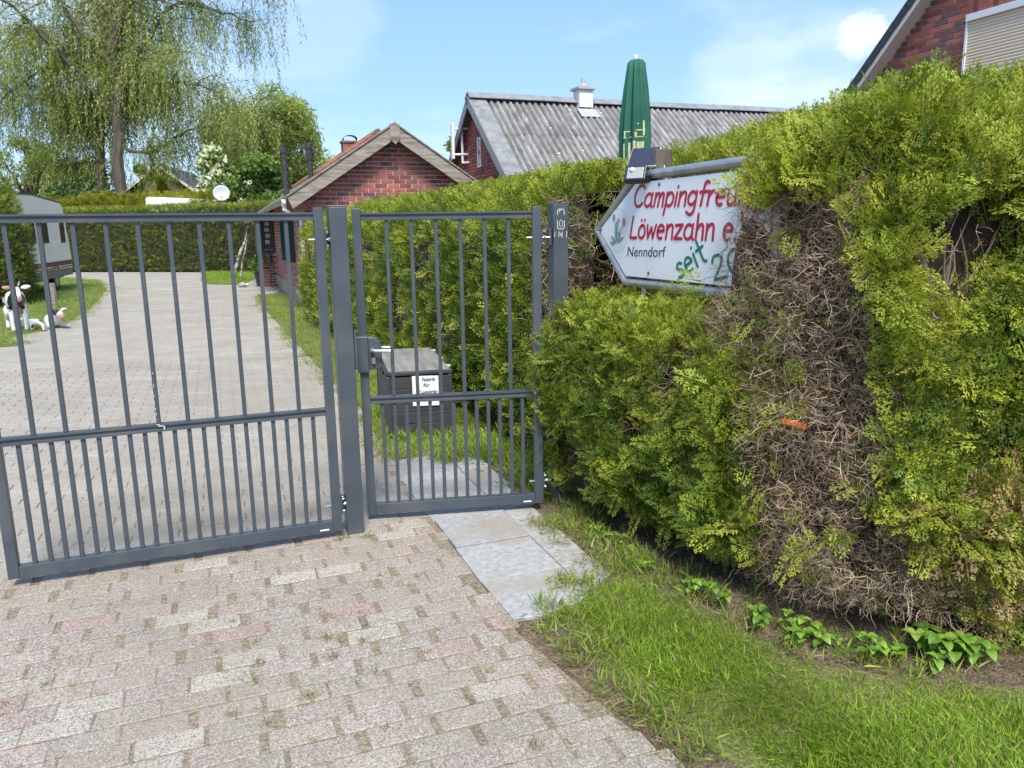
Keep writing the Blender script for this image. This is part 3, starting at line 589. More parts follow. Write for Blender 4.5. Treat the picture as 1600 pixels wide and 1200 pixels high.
def smooth(p, k=3):
    if len(p) < 3 or len(p) > 8: return p
    o_ = []
    for i in range(len(p)-1):
        a, b_, c, d = p[max(i-1, 0)], p[i], p[i+1], p[min(i+2, len(p)-1)]
        for j in range(k):
            t = j/k; o_.append(tuple(.5*((2*b_[q])+(-a[q]+c[q])*t+(2*a[q]-5*b_[q]+4*c[q]-d[q])*t*t+(-a[q]+3*b_[q]-3*c[q]+d[q])*t**3) for q in (0, 1)))
    return o_+[p[-1]]
def writing(text, fx, w, y0, bold=.052):
    """flat round-ended strokes; fx maps em coordinates to (x, z) on the face at depth y0"""
    b = MB(); x = 0; tot = sum(GL[c][1] for c in text); ns = 0
    for ch in text:
        for st in GL[ch][0]:
            p = [fx((x+q[0])/tot, q[1]) for q in smooth(st)]; ns += 1; y = y0-.00025*(ns % 4); n = len(p); vs = []; V2 = [Vector(q) for q in p]
            for i in range(n):
                t = (V2[min(i+1, n-1)]-V2[max(i-1, 0)]).normalized(); nn = Vector((-t.y, t.x))*w/2; vs += [V2[i]+nn, V2[i]-nn]
            k = len(b.v); b.v += [(q.x, y, q.y) for q in vs]; b.f += [(k+2*i, k+2*i+1, k+2*i+3, k+2*i+2) for i in range(n-1)]
            for c_, t in ((V2[0], (V2[0]-V2[1]).normalized()), (V2[-1], (V2[-1]-V2[-2]).normalized())):
                nn = Vector((-t.y, t.x))*w/2; b.add([(q.x, y, q.y) for q in [c_+nn]+[c_+nn*math.cos(a)+t*math.sin(a)*w/2 for a in (.6, 1.2, 1.9, 2.5)]+[c_-nn]], [tuple(range(6))])
        x += GL[ch][1]
    return b
def quad(bl, br, tl, tr, full=1): 
    """em box to a four-cornered patch, left to right by fraction of the word"""
    def f(s, h): 
        s = s*full; a = (bl[0]+(br[0]-bl[0])*s, bl[1]+(br[1]-bl[1])*s); c = (tl[0]+(tr[0]-tl[0])*s, tl[1]+(tr[1]-tl[1])*s); return (a[0]+(c[0]-a[0])*h, a[1]+(c[1]-a[1])*h)
    return f

# ------------------------------------------------------------------ arrow sign
sg = empty('arrow_sign', 'white arrow-shaped sign with red lettering in a grey tube frame above the low hedge', 'sign', (.67, 4.15, 0), math.atan2(-.933, .36))
ZT, ZB, XR, XT = 1.783, 1.295, 1.06, -.411
board_m = mat('sign_white_sheet', (.86, .87, .88), .3, col2=(.83, .84, .85), scale=5, third=(.80, .81, .81), tscale=9)
MB().prism([(XT, 1.541), (-.1, ZB), (XR, ZB), (XR, ZT), (-.005, ZT)], 1, -.003, .003).obj('board', board_m, sg, bevel=.001, seg=1)
tube_m = mat('galvanised_tube', (.36, .36, .355), .38, .75, col2=(.48, .48, .47), scale=14, bump=.1, bscale=90)
fr = [(XT-.04, 1.541), (-.117, ZB-.036), (XR+.03, ZB-.036), (XR+.03, ZT+.034), (-.022, ZT+.034)]
for a, b_ in zip(fr, fr[1:]+fr[:1]): MB().tube([(a[0], .012, a[1]), (b_[0], .012, b_[1])], .0245, 12).obj('frame_tube', tube_m, sg, smooth=True)
MB().tube([(.082, .012, ZB-.034), (.085, .012, .0)], .021, 12).obj('post', tube_m, sg, smooth=True); MB().tube([(.85, .014, ZB-.034), (.85, .014, .0)], .021, 12).obj('post', tube_m, sg, smooth=True)
for x, z in ((-.39, 1.542), (.224, 1.762), (.139, 1.322), (.75, 1.322)): MB().tube([(x, -.003, z), (x, -.007, z)], .0085, 8).obj('screw', mat('dark_rust', (.10, .08, .07), .6), sg)
red = mat('red_lettering', (.50, .012, .045), .4); grn = mat('green_lettering', (.0, .20, .12), .4); blk = mat('black_lettering', (.015, .015, .017), .4)
sc = sum(GL[c][1] for c in 'Campingfreunde')/sum(GL[c][1] for c in 'Campingfre')
writing('Campingfreunde', quad((-.035, 1.662), (.765, 1.644), (.005, 1.768), (.79, 1.748), sc), .0165, -.0045).obj('lettering', red, sg)
sc = sum(GL[c][1] for c in 'Löwenzahn e.V.')/sum(GL[c][1] for c in 'Löwenzahn e.')
writing('Löwenzahn e.V.', quad((-.066, 1.500), (.86, 1.492), (-.04, 1.609), (.875, 1.609), sc), .0165, -.0045).obj('lettering', red, sg)
writing('seit', quad((.42, 1.306), (.655, 1.405), (.35, 1.405), (.585, 1.505)), .015, -.0045).obj('lettering', grn, sg)
writing('20', quad((.70, 1.312), (.93, 1.36), (.66, 1.415), (.89, 1.465)), .015, -.0045).obj('lettering', grn, sg)
fo = bpy.data.curves.new('nenndorf', 'FONT'); fo.body = 'Nenndorf'; fo.shear = .12; fo.size = 1
fo_o = bpy.data.objects.new('t', fo); COL.objects.link(fo_o); bpy.context.view_layer.update()
me = bpy.data.meshes.new_from_object(fo_o.evaluated_get(bpy.context.evaluated_depsgraph_get())); bpy.data.objects.remove(fo_o)
xs = [v.co.x for v in me.vertices]; ys = [v.co.y for v in me.vertices]; x0, x1, y1 = min(xs), max(xs), max(ys)
for v in me.vertices: s = (v.co.x-x0)/(x1-x0); v.co = (-.083+s*.383, -.0045, 1.402+s*.006+v.co.y/y1*.052)
me.materials.append(blk); link('lettering', me, sg)
# faded flower emblem
em = MB(); gx = mat('faded_green_print', (.22, .36, .32), .4); y = -.0042
def blob(b, pts, yy): b.add([(p[0], yy, p[1]) for p in pts], [tuple(range(len(pts)))])
rr = random.Random(6)
for i, (x, z, an, ln) in enumerate([(-.20, 1.475, 20, .085), (-.195, 1.475, 60, .07), (-.2, 1.48, 110, .075), (-.21, 1.475, 150, .07), (-.215, 1.51, 70, .06), (-.19, 1.515, 120, .06), (-.205, 1.535, 95, .06), (-.22, 1.47, 178, .06)]):
    d = Vector((math.cos(R_(an)), math.sin(R_(an)))); q = Vector((-d.y, d.x)); pts = []
    for f, w in ((0, .005), (.25, .012), (.3, .006), (.5, .014), (.56, .007), (.75, .010), (.8, .005)): pts.append(Vector((x, z))+d*ln*f+q*w)
    pts += [Vector((x, z))+d*ln]+[Vector((x, z))+d*ln*f-q*w for f, w in ((.8, .005), (.75, .010), (.56, .007), (.5, .014), (.3, .006), (.25, .012), (0, .005))]
    blob(em, [(p.x, p.y) for p in pts], y-.0001*i)
em.obj('emblem_leaf', gx, sg)
e2 = MB()
for a, b_ in (((-.205, 1.52), (-.235, 1.60)), ((-.2, 1.52), (-.185, 1.585)), ((-.195, 1.515), (-.135, 1.565))):
    d = (Vector(b_)-Vector(a)).normalized(); q = Vector((-d.y, d.x))*.0022; e2.add([(a[0]-q.x, y-.0012, a[1]-q.y), (b_[0]-q.x, y-.0012, b_[1]-q.y), (b_[0]+q.x, y-.0012, b_[1]+q.y), (a[0]+q.x, y-.0012, a[1]+q.y)], [(0, 1, 2, 3)])
e2.obj('emblem_stem', gx, sg)
e3 = MB(); blob(e3, [(-.236+.014*math.cos(a), 1.61+.02*math.sin(a)) for a in np.linspace(0, 6.28, 9)[:-1]], y-.0014); blob(e3, [(-.185+.01*math.cos(a), 1.592+.013*math.sin(a)) for a in np.linspace(0, 6.28, 9)[:-1]], y-.0014); e3.obj('emblem_bud', mat('faded_violet_print', (.25, .26, .45), .4), sg)
e4 = MB(); blob(e4, [(-.125+.019*math.cos(a)*(1 if i % 2 else .75), 1.585+.026*math.sin(a)*(1 if i % 2 else .8)) for i, a in enumerate(np.linspace(0, 6.28, 15)[:-1])], y-.0014); e4.obj('emblem_flower', mat('faded_red_print', (.62, .22, .2), .4), sg)
e5 = MB(); n = 40; ro, ri = .118, .1155
e5.add([(-.19+r*math.cos(2*math.pi*i/n)*.95, y+.0004, 1.54+r*math.sin(2*math.pi*i/n)) for i in range(n) for r in (ri, ro)], [(2*i, 2*i+1, (2*i+3) % (2*n), (2*i+2) % (2*n)) for i in range(n)]); e5.obj('emblem_ring', mat('faint_grey_print', (.6, .61, .62), .4), sg)
# solar lamp with camera on the frame corner
sl = empty('solar_lamp', 'black solar security light with tilted panel on the corner of the arrow sign', 'lamp', (.72, 4.12, 1.80), R_(-28))
pm = Matrix.Translation((-.01, -.03, .105)) @ Matrix.Rotation(R_(48), 4, 'X')
MB().box((0, 0, 0), (.155, .135, .012), pm).obj('panel_frame', mat('silver_plastic', (.55, .55, .54), .35, .3), sl, bevel=.002)
MB().box((0, 0, .0072), (.146, .126, .003), pm).obj('solar_cell', mat('solar_glass', (.022, .026, .045), .16, coat=.6), sl)
hm = Matrix.Translation((-.035, -.075, .02)) @ Matrix.Rotation(R_(-24), 4, 'X')
MB().box((0, 0, 0), (.115, .05, .085), hm).obj('housing', black, sl, bevel=.006)
MB().box((.002, -.0262, -.004), (.085, .003, .06), hm).obj('led_window', mat('grey_lens', (.32, .33, .34), .2), sl, bevel=.001)
MB().lathe([(.0135, 0), (.0125, .006), (.008, .011), (.002, .013)], 12).obj('sensor', mat('milky_dome', (.7, .7, .72), .3), sl, smooth=True).matrix_local = hm @ Matrix.Translation((-.016, -.028, .012)) @ Matrix.Rotation(R_(90), 4, 'X')
hm2 = Matrix.Translation((.055, -.075, .0)) @ Matrix.Rotation(R_(48), 4, 'Z') @ Matrix.Rotation(R_(32), 4, 'X')
MB().box((0, 0, 0), (.09, .024, .045), hm2).obj('side_housing', black, sl, bevel=.004); MB().box((.012, .0, .0238), (.055, .02, .003), hm2).obj('side_led', mat('grey_lens', (.3, .3, .3)), sl)
MB().tube([(.03, -.02, .10), (.045, -.035, -.04)], .005, 8).obj('bracket', zinc, sl)
MB().box((.085, .03, .065), (.035, .10, .15), Matrix.Rotation(R_(-38), 4, 'Z')).obj('wood_block', mat('weathered_board', (.075, .06, .05), .85, col2=(.16, .135, .11), scale=3, stretch=(12, 12, 1.5), bump=.4), sl, bevel=.003)
MB().tube([(.10, -.04, .06), (.115, -.09, .02), (.13, -.08, -.03), (.125, -.07, -.01)], .0022, 5).obj('cable_tie', white_pl, sl)

# ------------------------------------------------------------------ parcel box and its note
pbm = mat('dark_grey_resin', (.030, .031, .034), .55, col2=(.045, .046, .049), scale=5, stretch=(1, 1, 9), bump=.25, bscale=30)
lidm = mat('faded_grey_resin', (.18, .172, .152), .5, col2=(.28, .268, .24), scale=2.2, stretch=(9, .8, 1), bump=.2, bscale=30)
pb = empty('parcel_box', 'dark grey wood-effect plastic storage chest standing on the grass by the hedge', 'storage box', (-.94, 5.70, 0), R_(13.5))
BW, BL, BH = .485, 1.15, .475
for i in range(5):
    z0 = .012+i*.092; bx('board', (BW/2, .006, z0+.045), (BW-.03, .012, .088), pbm, pb, .003)
for i in range(5): bx('board', (BW/2, BL-.006, .012+i*.092+.045), (BW-.03, .012, .088), pbm, pb, .003)
for x in (.006, BW-.006):
    for i in range(9):
        y0 = .02+i*(BL-.04)/9; bx('board', (x, y0+(BL-.04)/18, .242), (.012, (BL-.04)/9-.005, .46), pbm, pb, .003)
for x in (.008, BW-.008):
    for y_ in (.008, BL-.008): bx('corner_post', (x, y_, .242), (.032, .032, .47), pbm, pb, .005)
bx('inner_liner', (BW/2, BL/2, .24), (BW-.03, BL-.03, .45), pbm, pb, 0)
lp = [(-.012, .05), (.02, -.012), (BW+.012, -.012), (BW+.012, BL+.012), (.02, BL+.012), (-.012, BL-.05)]
MB().prism(lp, 2, .482, .512).obj('lid_rim', pbm, pb, bevel=.006)
for i in range(6):
    y0 = .01+i*(BL-.02)/6; z = .5135
    MB().prism([(.012, y0+.03 if i == 0 else y0), (.03 if i == 0 else .012, y0), (BW-.004, y0), (BW-.004, y0+(BL-.02)/6-.003), (.012, y0+(BL-.02)/6-.003)], 2, z-.004, z+.007+.004*(i in (2, 3))).obj('lid_board', lidm, pb, bevel=.003)
MB().prism([(.30, .475), (.62, .475), (.58, .44), (.34, .44)], 0, -.014, .004).obj('handle_recess', mat('grip_black', (.012, .012, .013), .6), pb, bevel=.004)
for y_ in (.16, .55, .98): bx('hinge', (BW+.004, y_, .515), (.035, .06, .012), mat('pale_hinge', (.6, .6, .58), .4, .3), pb, .003)
nt_ = empty('paper_note', 'white paper note with black handwriting taped to the end of the storage chest', 'note', (-.94, 5.70, 0), R_(13.5))
pp = MB(); nx, nz = 8, 8
for j in range(nz+1):
    for i in range(nx+1):
        x, z = i/nx, j/nz; pp.v.append((.185+x*.20, -.008-.005*abs(math.sin(x*5+z*3))*(.4+z*.2)-.004*x*(1-z), .245+z*.232-.006*x))
pp.f = [(j*(nx+1)+i, j*(nx+1)+i+1, (j+1)*(nx+1)+i+1, (j+1)*(nx+1)+i) for j in range(nz) for i in range(nx)]
pp.obj('sheet', mat('note_paper', (.8, .81, .83), .35), nt_, smooth=True)
for tx, q in (('Pakete', quad((.258, .437), (.36, .437), (.261, .46), (.363, .46))), ('für', quad((.265, .392), (.315, .392), (.268, .417), (.318, .417))), ('Camping-', quad((.228, .338), (.38, .343), (.231, .361), (.383, .366)))):
    writing(tx, q, .0042, -.0165).obj('handwriting', blk, nt_)
MB().box((.19, -.0022, .44), (.008, .003, .07)).box((.19, -.0022, .30), (.008, .003, .06)).obj('tape', white_pl, nt_)

# ------------------------------------------------------------------ thuja hedges
THUJA = leaf_mat('thuja_scale_leaf', .28, .5, .3, (1.0, 1.1, .35)); DRYT = leaf_mat('dead_thuja_twig', .0, .85, .15)
OLD = [(.055, .095, .016), (.07, .115, .018), (.085, .13, .02)]; FRESH = [(.40, .45, .04), (.48, .51, .055), (.33, .42, .04), (.53, .53, .075)]; MIDG = [(.14, .21, .024), (.18, .25, .028), (.11, .18, .024)]
BROWN = [(.33, .225, .14), (.41, .31, .21), (.25, .165, .105), (.48, .39, .29)]; TAN = [(.46, .33, .14), (.54, .42, .20), (.40, .27, .12)]
core_m = mat('hedge_dark_core', (.022, .017, .012), .95, col2=(.045, .034, .024), scale=14, bump=.8, bscale=18)  # dark brown colour stands in for the shaded, twiggy inside of a hedge
bark = mat('thuja_bark', (.16, .12, .085), .9, col2=(.28, .22, .16), scale=5, stretch=(6, 6, 1), bump=.6, bscale=20)
class Hedge:
    """a clipped hedge: an outline path with the outside on its left-hand side, and a cross profile (inset, height)"""
    def __init__(s, path, prof, hs=None):
        s.p = np.array(path, float); d = nrm(np.diff(s.p, axis=0)); s.nn = np.c_[-d[:, 1], d[:, 0]]
        s.vn = nrm(np.array([s.nn[0]]+[s.nn[i]+s.nn[i+1] for i in range(len(s.nn)-1)]+[s.nn[-1]]))
        s.L = np.r_[0, np.cumsum(np.linalg.norm(np.diff(s.p, axis=0), axis=1))]; s.pr = np.array(prof, float); s.hs = np.ones(len(s.p)) if hs is None else np.array(hs, float)
        s.pl = np.r_[0, np.cumsum(np.linalg.norm(np.diff(s.pr, axis=0), axis=1))]
    def at(s, a, q, off=0):
        """a along, q along the profile -> point and outward normal"""
        x = np.interp(a, s.L, s.p[:, 0]); y = np.interp(a, s.L, s.p[:, 1]); nx = np.interp(a, s.L, s.vn[:, 0]); ny = np.interp(a, s.L, s.vn[:, 1]); k = np.hypot(nx, ny); nx, ny = nx/k, ny/k
        ins = np.interp(q, s.pl, s.pr[:, 0]); z = np.interp(q, s.pl, s.pr[:, 1])*np.interp(a, s.L, s.hs)
        e = .06; i1, i0 = np.interp(q+e, s.pl, s.pr[:, 0]), np.interp(q-e, s.pl, s.pr[:, 0]); z1, z0 = np.interp(q+e, s.pl, s.pr[:, 1]), np.interp(q-e, s.pl, s.pr[:, 1])
        ti, tz = i1-i0, z1-z0; kk = np.hypot(ti, tz)+1e-9; o_, u_ = tz/kk, ti/kk
        N_ = np.c_[nx*o_, ny*o_, u_]; P = np.c_[x-nx*ins, y-ny*ins, z]+N_*(off[:, None] if hasattr(off, '__len__') else off)
        return P, nrm(N_)
    def sample(s, n): return RNG.random(n)*s.L[-1], RNG.random(n)*s.pl[-1]
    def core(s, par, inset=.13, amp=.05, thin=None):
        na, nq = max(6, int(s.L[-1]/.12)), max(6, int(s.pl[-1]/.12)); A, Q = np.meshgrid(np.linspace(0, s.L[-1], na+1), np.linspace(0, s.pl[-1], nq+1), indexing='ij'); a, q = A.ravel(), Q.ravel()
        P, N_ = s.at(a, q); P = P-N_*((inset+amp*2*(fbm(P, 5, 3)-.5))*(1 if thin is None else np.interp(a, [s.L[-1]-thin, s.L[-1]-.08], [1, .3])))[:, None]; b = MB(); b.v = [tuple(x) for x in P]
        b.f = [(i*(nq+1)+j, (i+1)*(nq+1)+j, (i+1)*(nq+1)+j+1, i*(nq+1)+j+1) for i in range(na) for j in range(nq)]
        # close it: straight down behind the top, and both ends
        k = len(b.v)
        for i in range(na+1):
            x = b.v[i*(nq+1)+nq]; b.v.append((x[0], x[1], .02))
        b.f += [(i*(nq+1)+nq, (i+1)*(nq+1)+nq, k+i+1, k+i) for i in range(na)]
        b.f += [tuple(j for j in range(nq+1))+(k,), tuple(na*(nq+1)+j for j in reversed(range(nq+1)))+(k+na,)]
        return b.obj('dark_core', core_m, par)  # solid dark hull added behind the leaves so light does not get through
def up_mix(N_, n, out=.8, upw=.55, jit=.45): return nrm(N_*out+np.array([0, 0, upw])+RNG.normal(0, jit, (n, 3)))
def foliage(name, par, T, P, N_, D, sc, CA, CB, m=None):
    V, C = scatter(T, P, D, N_, sc, CA, CB); return tri_mesh(name, V, C, m or THUJA, par)
def thuja_cols(P, n, sunny):
    """pigment: fresh yellow-green tips in drifts, older green in between"""
    f = np.clip(fbm(P, 2.3, 17)*1.6-.27+sunny, 0, 1)[:, None]; k = RNG.random((n, 1)) < f
    tip = np.where(k, pick(FRESH, n, .14), pick(MIDG, n, .14)); return pick(OLD, n)*.9+tip*.15, tip
def clumped(P, N_, per, rad):
    """several sprays fan out of each point"""
    n = len(P)*per; P2 = np.repeat(P, per, 0); N2 = np.repeat(N_, per, 0); return P2+RNG.normal(0, rad, (n, 3)), N2

# far run of the hedge along the drive
h1 = empty('clipped_hedge', 'long clipped thuja hedge running along the right side of the driveway behind the small gate', 'hedge', (0, 0, 0))
P1 = [(-2.9, 14.75), (-3.72, 14.25), (-3.70, 13.9), (-1.75, 9.4), (.17, 4.98), (.30, 4.70), (.55, 4.76)]
P1 = P1[::-1]
prof1 = [(-.02, .05), (.02, .3), (0, .9), (.0, 1.45), (.05, 1.62), (.16, 1.77), (.36, 1.86), (.7, 1.90), (1.15, 1.92)]
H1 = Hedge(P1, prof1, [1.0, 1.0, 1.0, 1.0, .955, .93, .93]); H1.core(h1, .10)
def cull(P, k=1.5): return (P[:, 1] < 40)
n = 23000; a, q = H1.sample(n); a = H1.L[-1]*RNG.random(n)**1.45; P, N_ = H1.at(a, q)
bump = (fbm(P, 4.0, 1)-.5)*.10; dep = RNG.random(n)**2.2*.13; P, N_ = H1.at(a, q, bump-dep)
dead = (fbm(P, 1.5, 71) > .585) & (P[:, 2] < 1.45); dead |= (a < .62+.3*(fbm(P, 6, 4)-.5)) & (P[:, 2] < 1.74); dead &= (RNG.random(n) < .88); low = P[:, 2] < .22
keep = ~dead & ~(low & (RNG.random(n) < .7)); P, N_, q2 = P[keep], N_[keep], q[keep]; n = len(P)
CA, CB = thuja_cols(P, n, np.clip((P[:, 2]-1.5)*.9, -.12, .42)); foliage('foliage', h1, FR_MID, P, rdir(n), up_mix(N_, n, .75, .45, .5), RNG.uniform(.06, .125, n)*(1+P[:, 1]/26), CA, CB)
n = 10500; a, q = H1.sample(n); a[:2500] = RNG.random(2500)*.75; P, N_ = H1.at(a, q); k = ((fbm(P, 1.5, 71) > .55) & (P[:, 2] < 1.5)) | ((a < .7) & (P[:, 2] < 1.78)); a, q = a[k], q[k]; n = len(a); P, N_ = H1.at(a, q, -RNG.random(n)*.09)
C = pick(BROWN, n, .25); foliage('dead_twigs', h1, TWIGS, P, rdir(n), up_mix(N_, n, .6, .0, .7), RNG.uniform(.05, .13, n), C*.8, C, DRYT)
# the same hedge behind the sign: cut back to bare wood below, green along the top
h2 = empty('hedge_behind_sign', 'bare cut-back hedge face with dark dead twigs right behind the arrow sign', 'hedge', (0, 0, 0))
P2 = [(1.66, 2.9), (1.50, 3.2), (1.22, 3.75), (1.0, 4.35), (.82, 4.75), (.62, 5.1)]
prof2 = [(0, .9), (0, 1.3), (0, 1.68), (.04, 1.78), (.12, 1.86), (.3, 1.93), (.6, 1.97), (1.0, 1.99)]
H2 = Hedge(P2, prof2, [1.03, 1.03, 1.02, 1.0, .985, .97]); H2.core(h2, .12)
n = 8000; a, q = H2.sample(n); P, N_ = H2.at(a, q, (RNG.random(n)-.7)*.12+.02); k = (P[:, 2] > 1.83+.12*(fbm(P, 5, 2)-.5)) | (RNG.random(n) < .05); P, N_ = P[k], N_[k]; n = len(P)
CA, CB = thuja_cols(P, n, np.where(P[:, 2] > 1.85, .4, -.2)); foliage('foliage', h2, FR_NEAR, P, rdir(n), up_mix(N_, n, .7, .6, .45), RNG.uniform(.08, .15, n), CA, CB)
n = 3600; a, q = H2.sample(n); P, N_ = H2.at(a, q, (RNG.random(n)-.8)*.14); k = P[:, 2] < 1.86; P, N_ = P[k], N_[k]; n = len(P)
C = pick(BROWN, n, .25)*.8; foliage('dead_twigs', h2, TWIGS, P, rdir(n), up_mix(N_, n, .5, .0, .8), RNG.uniform(.08, .2, n), C*.8, C, DRYT)
# low part under the sign
h3 = empty('low_hedge', 'low bright green thuja hedge clipped to waist height under the arrow sign', 'hedge', (0, 0, 0))
P3 = [(1.06, 3.02), (.97, 3.08), (.85, 3.22), (.50, 3.72), (.205, 4.12), (.27, 4.36), (.55, 4.55)]
prof3 = [(.12, .16), (.03, .34), (0, .6), (.0, .9), (.05, 1.03), (.14, 1.085), (.32, 1.10), (.52, 1.08)]
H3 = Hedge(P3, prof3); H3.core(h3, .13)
n0 = 2300; a, q = H3.sample(n0); P, N_ = H3.at(a, q); bump = (fbm(P, 5.0, 21)-.5)*.16; P, N_ = H3.at(a, q, bump-RNG.random(n0)**2*.14); N_ = N_+RNG.normal(0, .25, N_.shape)
k = (fbm(P, 3.2, 50) > .36); P, N_ = P[k], N_[k]; P, N_ = clumped(P, N_, 5, .022); n = len(P)
CA, CB = thuja_cols(P, n, np.where(P[:, 2] > .98, .45, .02)); foliage('foliage', h3, FR_NEAR, P, N_+RNG.normal(0, .42, (n, 3))+np.array([0, 0, .3]), up_mix(N_, n, .55, .35, .5), RNG.uniform(.065, .14, n), CA, CB)
n = 4200; a, q = H3.sample(n); P, N_ = H3.at(a, q, -RNG.random(n)*.14); C = pick(BROWN, n, .25)*.8; foliage('dead_twigs', h3, TWIGS, P, rdir(n), up_mix(N_, n, .6, .0, .7), RNG.uniform(.05, .13, n), C*.8, C, DRYT)
# big corner block
h4 = empty('corner_hedge', 'tall overgrown thuja hedge corner with a dead brown side facing the driveway', 'hedge', (0, 0, 0))
P4 = [(3.6, 2.35), (2.6, 2.47), (1.9, 2.56), (1.37, 2.60), (1.20, 2.68), (1.07, 2.85), (.95, 3.06), (.892, 3.28)]
prof4 = [(.06, .12), (0, .4), (0, .9), (0, 1.5), (.02, 1.72), (.08, 1.88), (.2, 2.0), (.4, 2.08), (.8, 2.13), (1.2, 2.15)]
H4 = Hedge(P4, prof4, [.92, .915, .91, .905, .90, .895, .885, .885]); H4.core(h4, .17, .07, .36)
aC = H4.L[4]                                            # the corner; larger a runs along the driveway side
def zones(P, a):
    z = P[:, 2]; x = P[:, 0]; nz = fbm(P, 4.5, 31)-.5; nz2 = fbm(P, 9, 77)-.5
    side = a > aC-.085+.15*nz+.07*np.sin(z*5)             # driveway side: dead
    dead = side & (z < 1.72+.24*nz) & (z > .05)
    dead |= (z < .66+.35*nz-(x-1.24)*1.25) & (x < 1.75)
    green = (fbm(P, 6.0, 5) > .67) & (z < 1.0) & (a > H4.L[5])   # live tufts along the edge to the low hedge
    green |= (a > H4.L[6]+.03+.1*nz) & (z < .85+.3*nz)
    cav = ((x-1.54)/.24)**2+((z-1.45-.3*(x-1.53))/.20)**2 < 1+nz*1.2
    cav |= ((x-1.30)/.07)**2+((z-.50)/.08)**2 < 1
    tan = (x > 1.40+.2*nz) & (z < .62+.5*nz) & (a < aC)
    return dead & ~green, cav & (a < aC+.05), tan
n0 = 7800; a = RNG.random(n0)**1.0*H4.L[-1]; wgt = np.where(a < H4.L[1], .18, np.where(a < H4.L[1]+.45, .5, 1)); q = RNG.random(n0)*H4.pl[-1]; k = (RNG.random(n0) < wgt) & (RNG.random(n0) < np.where(q > H4.pl[-3], .45, 1)); a, q = a[k], q[k]
P, N_ = H4.at(a, q); n0 = len(P); bump = (fbm(P, 3.2, 61)-.5)*.26; P, N_ = H4.at(a, q, bump-RNG.random(n0)**1.8*.2+.03); N_ = nrm(N_+RNG.normal(0, .28, N_.shape))
dead, cav, tan = zones(P, a); keep = ~(dead & (RNG.random(n0) < .985)) & ~cav; P, N_, tan = P[keep], N_[keep], tan[keep]
per = 5; tan = np.repeat(tan, per); zc = np.repeat(P[:, 2], per); P, N_ = clumped(P, N_, per, .03); n = len(P)
CA, CB = thuja_cols(P, n, np.where(zc > 1.75, .38, .22)); tt = tan & (RNG.random(n) < .6); CB[tt] = pick(TAN, tt.sum(), .2); CA[tt] = pick(TAN, tt.sum(), .2)*.7
dirs = up_mix(N_, n, .55, .12, .5); topk = zc > 1.7; dirs[topk] = up_mix(N_[topk], topk.sum(), .75, .55, .4)
foliage('foliage', h4, FR_NEAR, P, N_+RNG.normal(0, .42, (n, 3))+np.array([0, 0, .25]), dirs, RNG.uniform(.075, .17, n), CA, CB)
# long sprays that stick out: over the sign and along the skyline
a = np.r_[RNG.uniform(H4.L[5]-.1, H4.L[6]+.1, 90), RNG.uniform(.8, H4.L[-1], 45)]; q = np.r_[RNG.uniform(1.72, 2.05, 90), RNG.uniform(1.95, H4.pl[-1], 45)]
n0 = len(a); P, N_ = H4.at(a, q, np.r_[RNG.uniform(-.05, .05, 90), np.full(45, -.02)]); P, N_ = clumped(P, N_, 5, .03); n = len(P); CA, CB = thuja_cols(P, n, .4)
D = up_mix(N_, n, .8, .4, .35); D[5*90:] = up_mix(N_[5*90:], n-5*90, .25, 1.0, .35); foliage('foliage', h4, FR_NEAR, P, N_+RNG.normal(0, .6, (n, 3)), D, RNG.uniform(.08, .15, n), CA, CB)
# dead twigs: thick mat on the dead side, some everywhere
n = 50000; a, q = H4.sample(n); a = np.where(RNG.random(n) < .62, RNG.uniform(aC-.5, H4.L[-1]+.0, n), a); P, N_ = H4.at(a, q); dead, cav, tan = zones(P, a); k = dead | (RNG.random(n) < .10); k &= ~cav | (RNG.random(n) < .35)
a, q, dd = a[k], q[k], dead[k]; n = len(a); P, N_ = H4.at(a, q, -RNG.random(n)**1.5*.17+.03+(vnoise(np.c_[a, q, a*0], 5)-.5)*.12); C = pick(BROWN, n, .28)*(.7+.7*fbm(P, 3, 8))[:, None]
foliage('dead_twigs', h4, TWIGS, P, rdir(n), nrm(N_*.55+np.array([0, 0, .1])+RNG.normal(0, .75, (n, 3))), RNG.uniform(.03, .088, n), C*.75, C, DRYT)
# branches that show in the cavity and grey limbs behind the dead side
b = MB(); rr = random.Random(12)
for i in range(26):
    x = rr.uniform(1.34, 1.72); z = rr.uniform(1.2, 1.45); p = [Vector((x, 2.76, z-.28))]
    d = Vector((rr.uniform(-.25, .55), -.12, .9)); ln = rr.uniform(.35, .7)
    for j in range(5): d = (d+Vector((rr.uniform(-.35, .35), rr.uniform(-.12, .12), rr.uniform(-.2, .2)))).normalized(); p.append(p[-1]+d*ln/5)
    r_ = rr.uniform(.003, .014); b.tube(p, [r_*(1-j*.16) for j in range(6)], 6, False)
for i in range(60):
    a_ = rr.uniform(aC-.1, H4.L[-1]-.4); q_ = rr.uniform(.3, 1.6); P_, N__ = H4.at(np.array([a_]), np.array([q_]), -.16); p = [Vector(P_[0])]; d = Vector(N__[0])*.7+Vector((0, 0, rr.uniform(-.3, .6)))
    for j in range(5): d = (d+Vector([rr.uniform(-.5, .5) for _ in range(3)])).normalized(); p.append(p[-1]+d*rr.uniform(.025, .05))
    r_ = rr.uniform(.002, .0045); b.tube(p, [r_*(1-j*.15) for j in range(6)], 5, False)
b.obj('branch', bark, h4, smooth=True)
MB().tube([(1.32, 3.2, .0), (1.34, 3.18, .9), (1.5, 3.05, 1.7)], [.05, .04, .02], 8).obj('trunk', bark, h4, smooth=True)
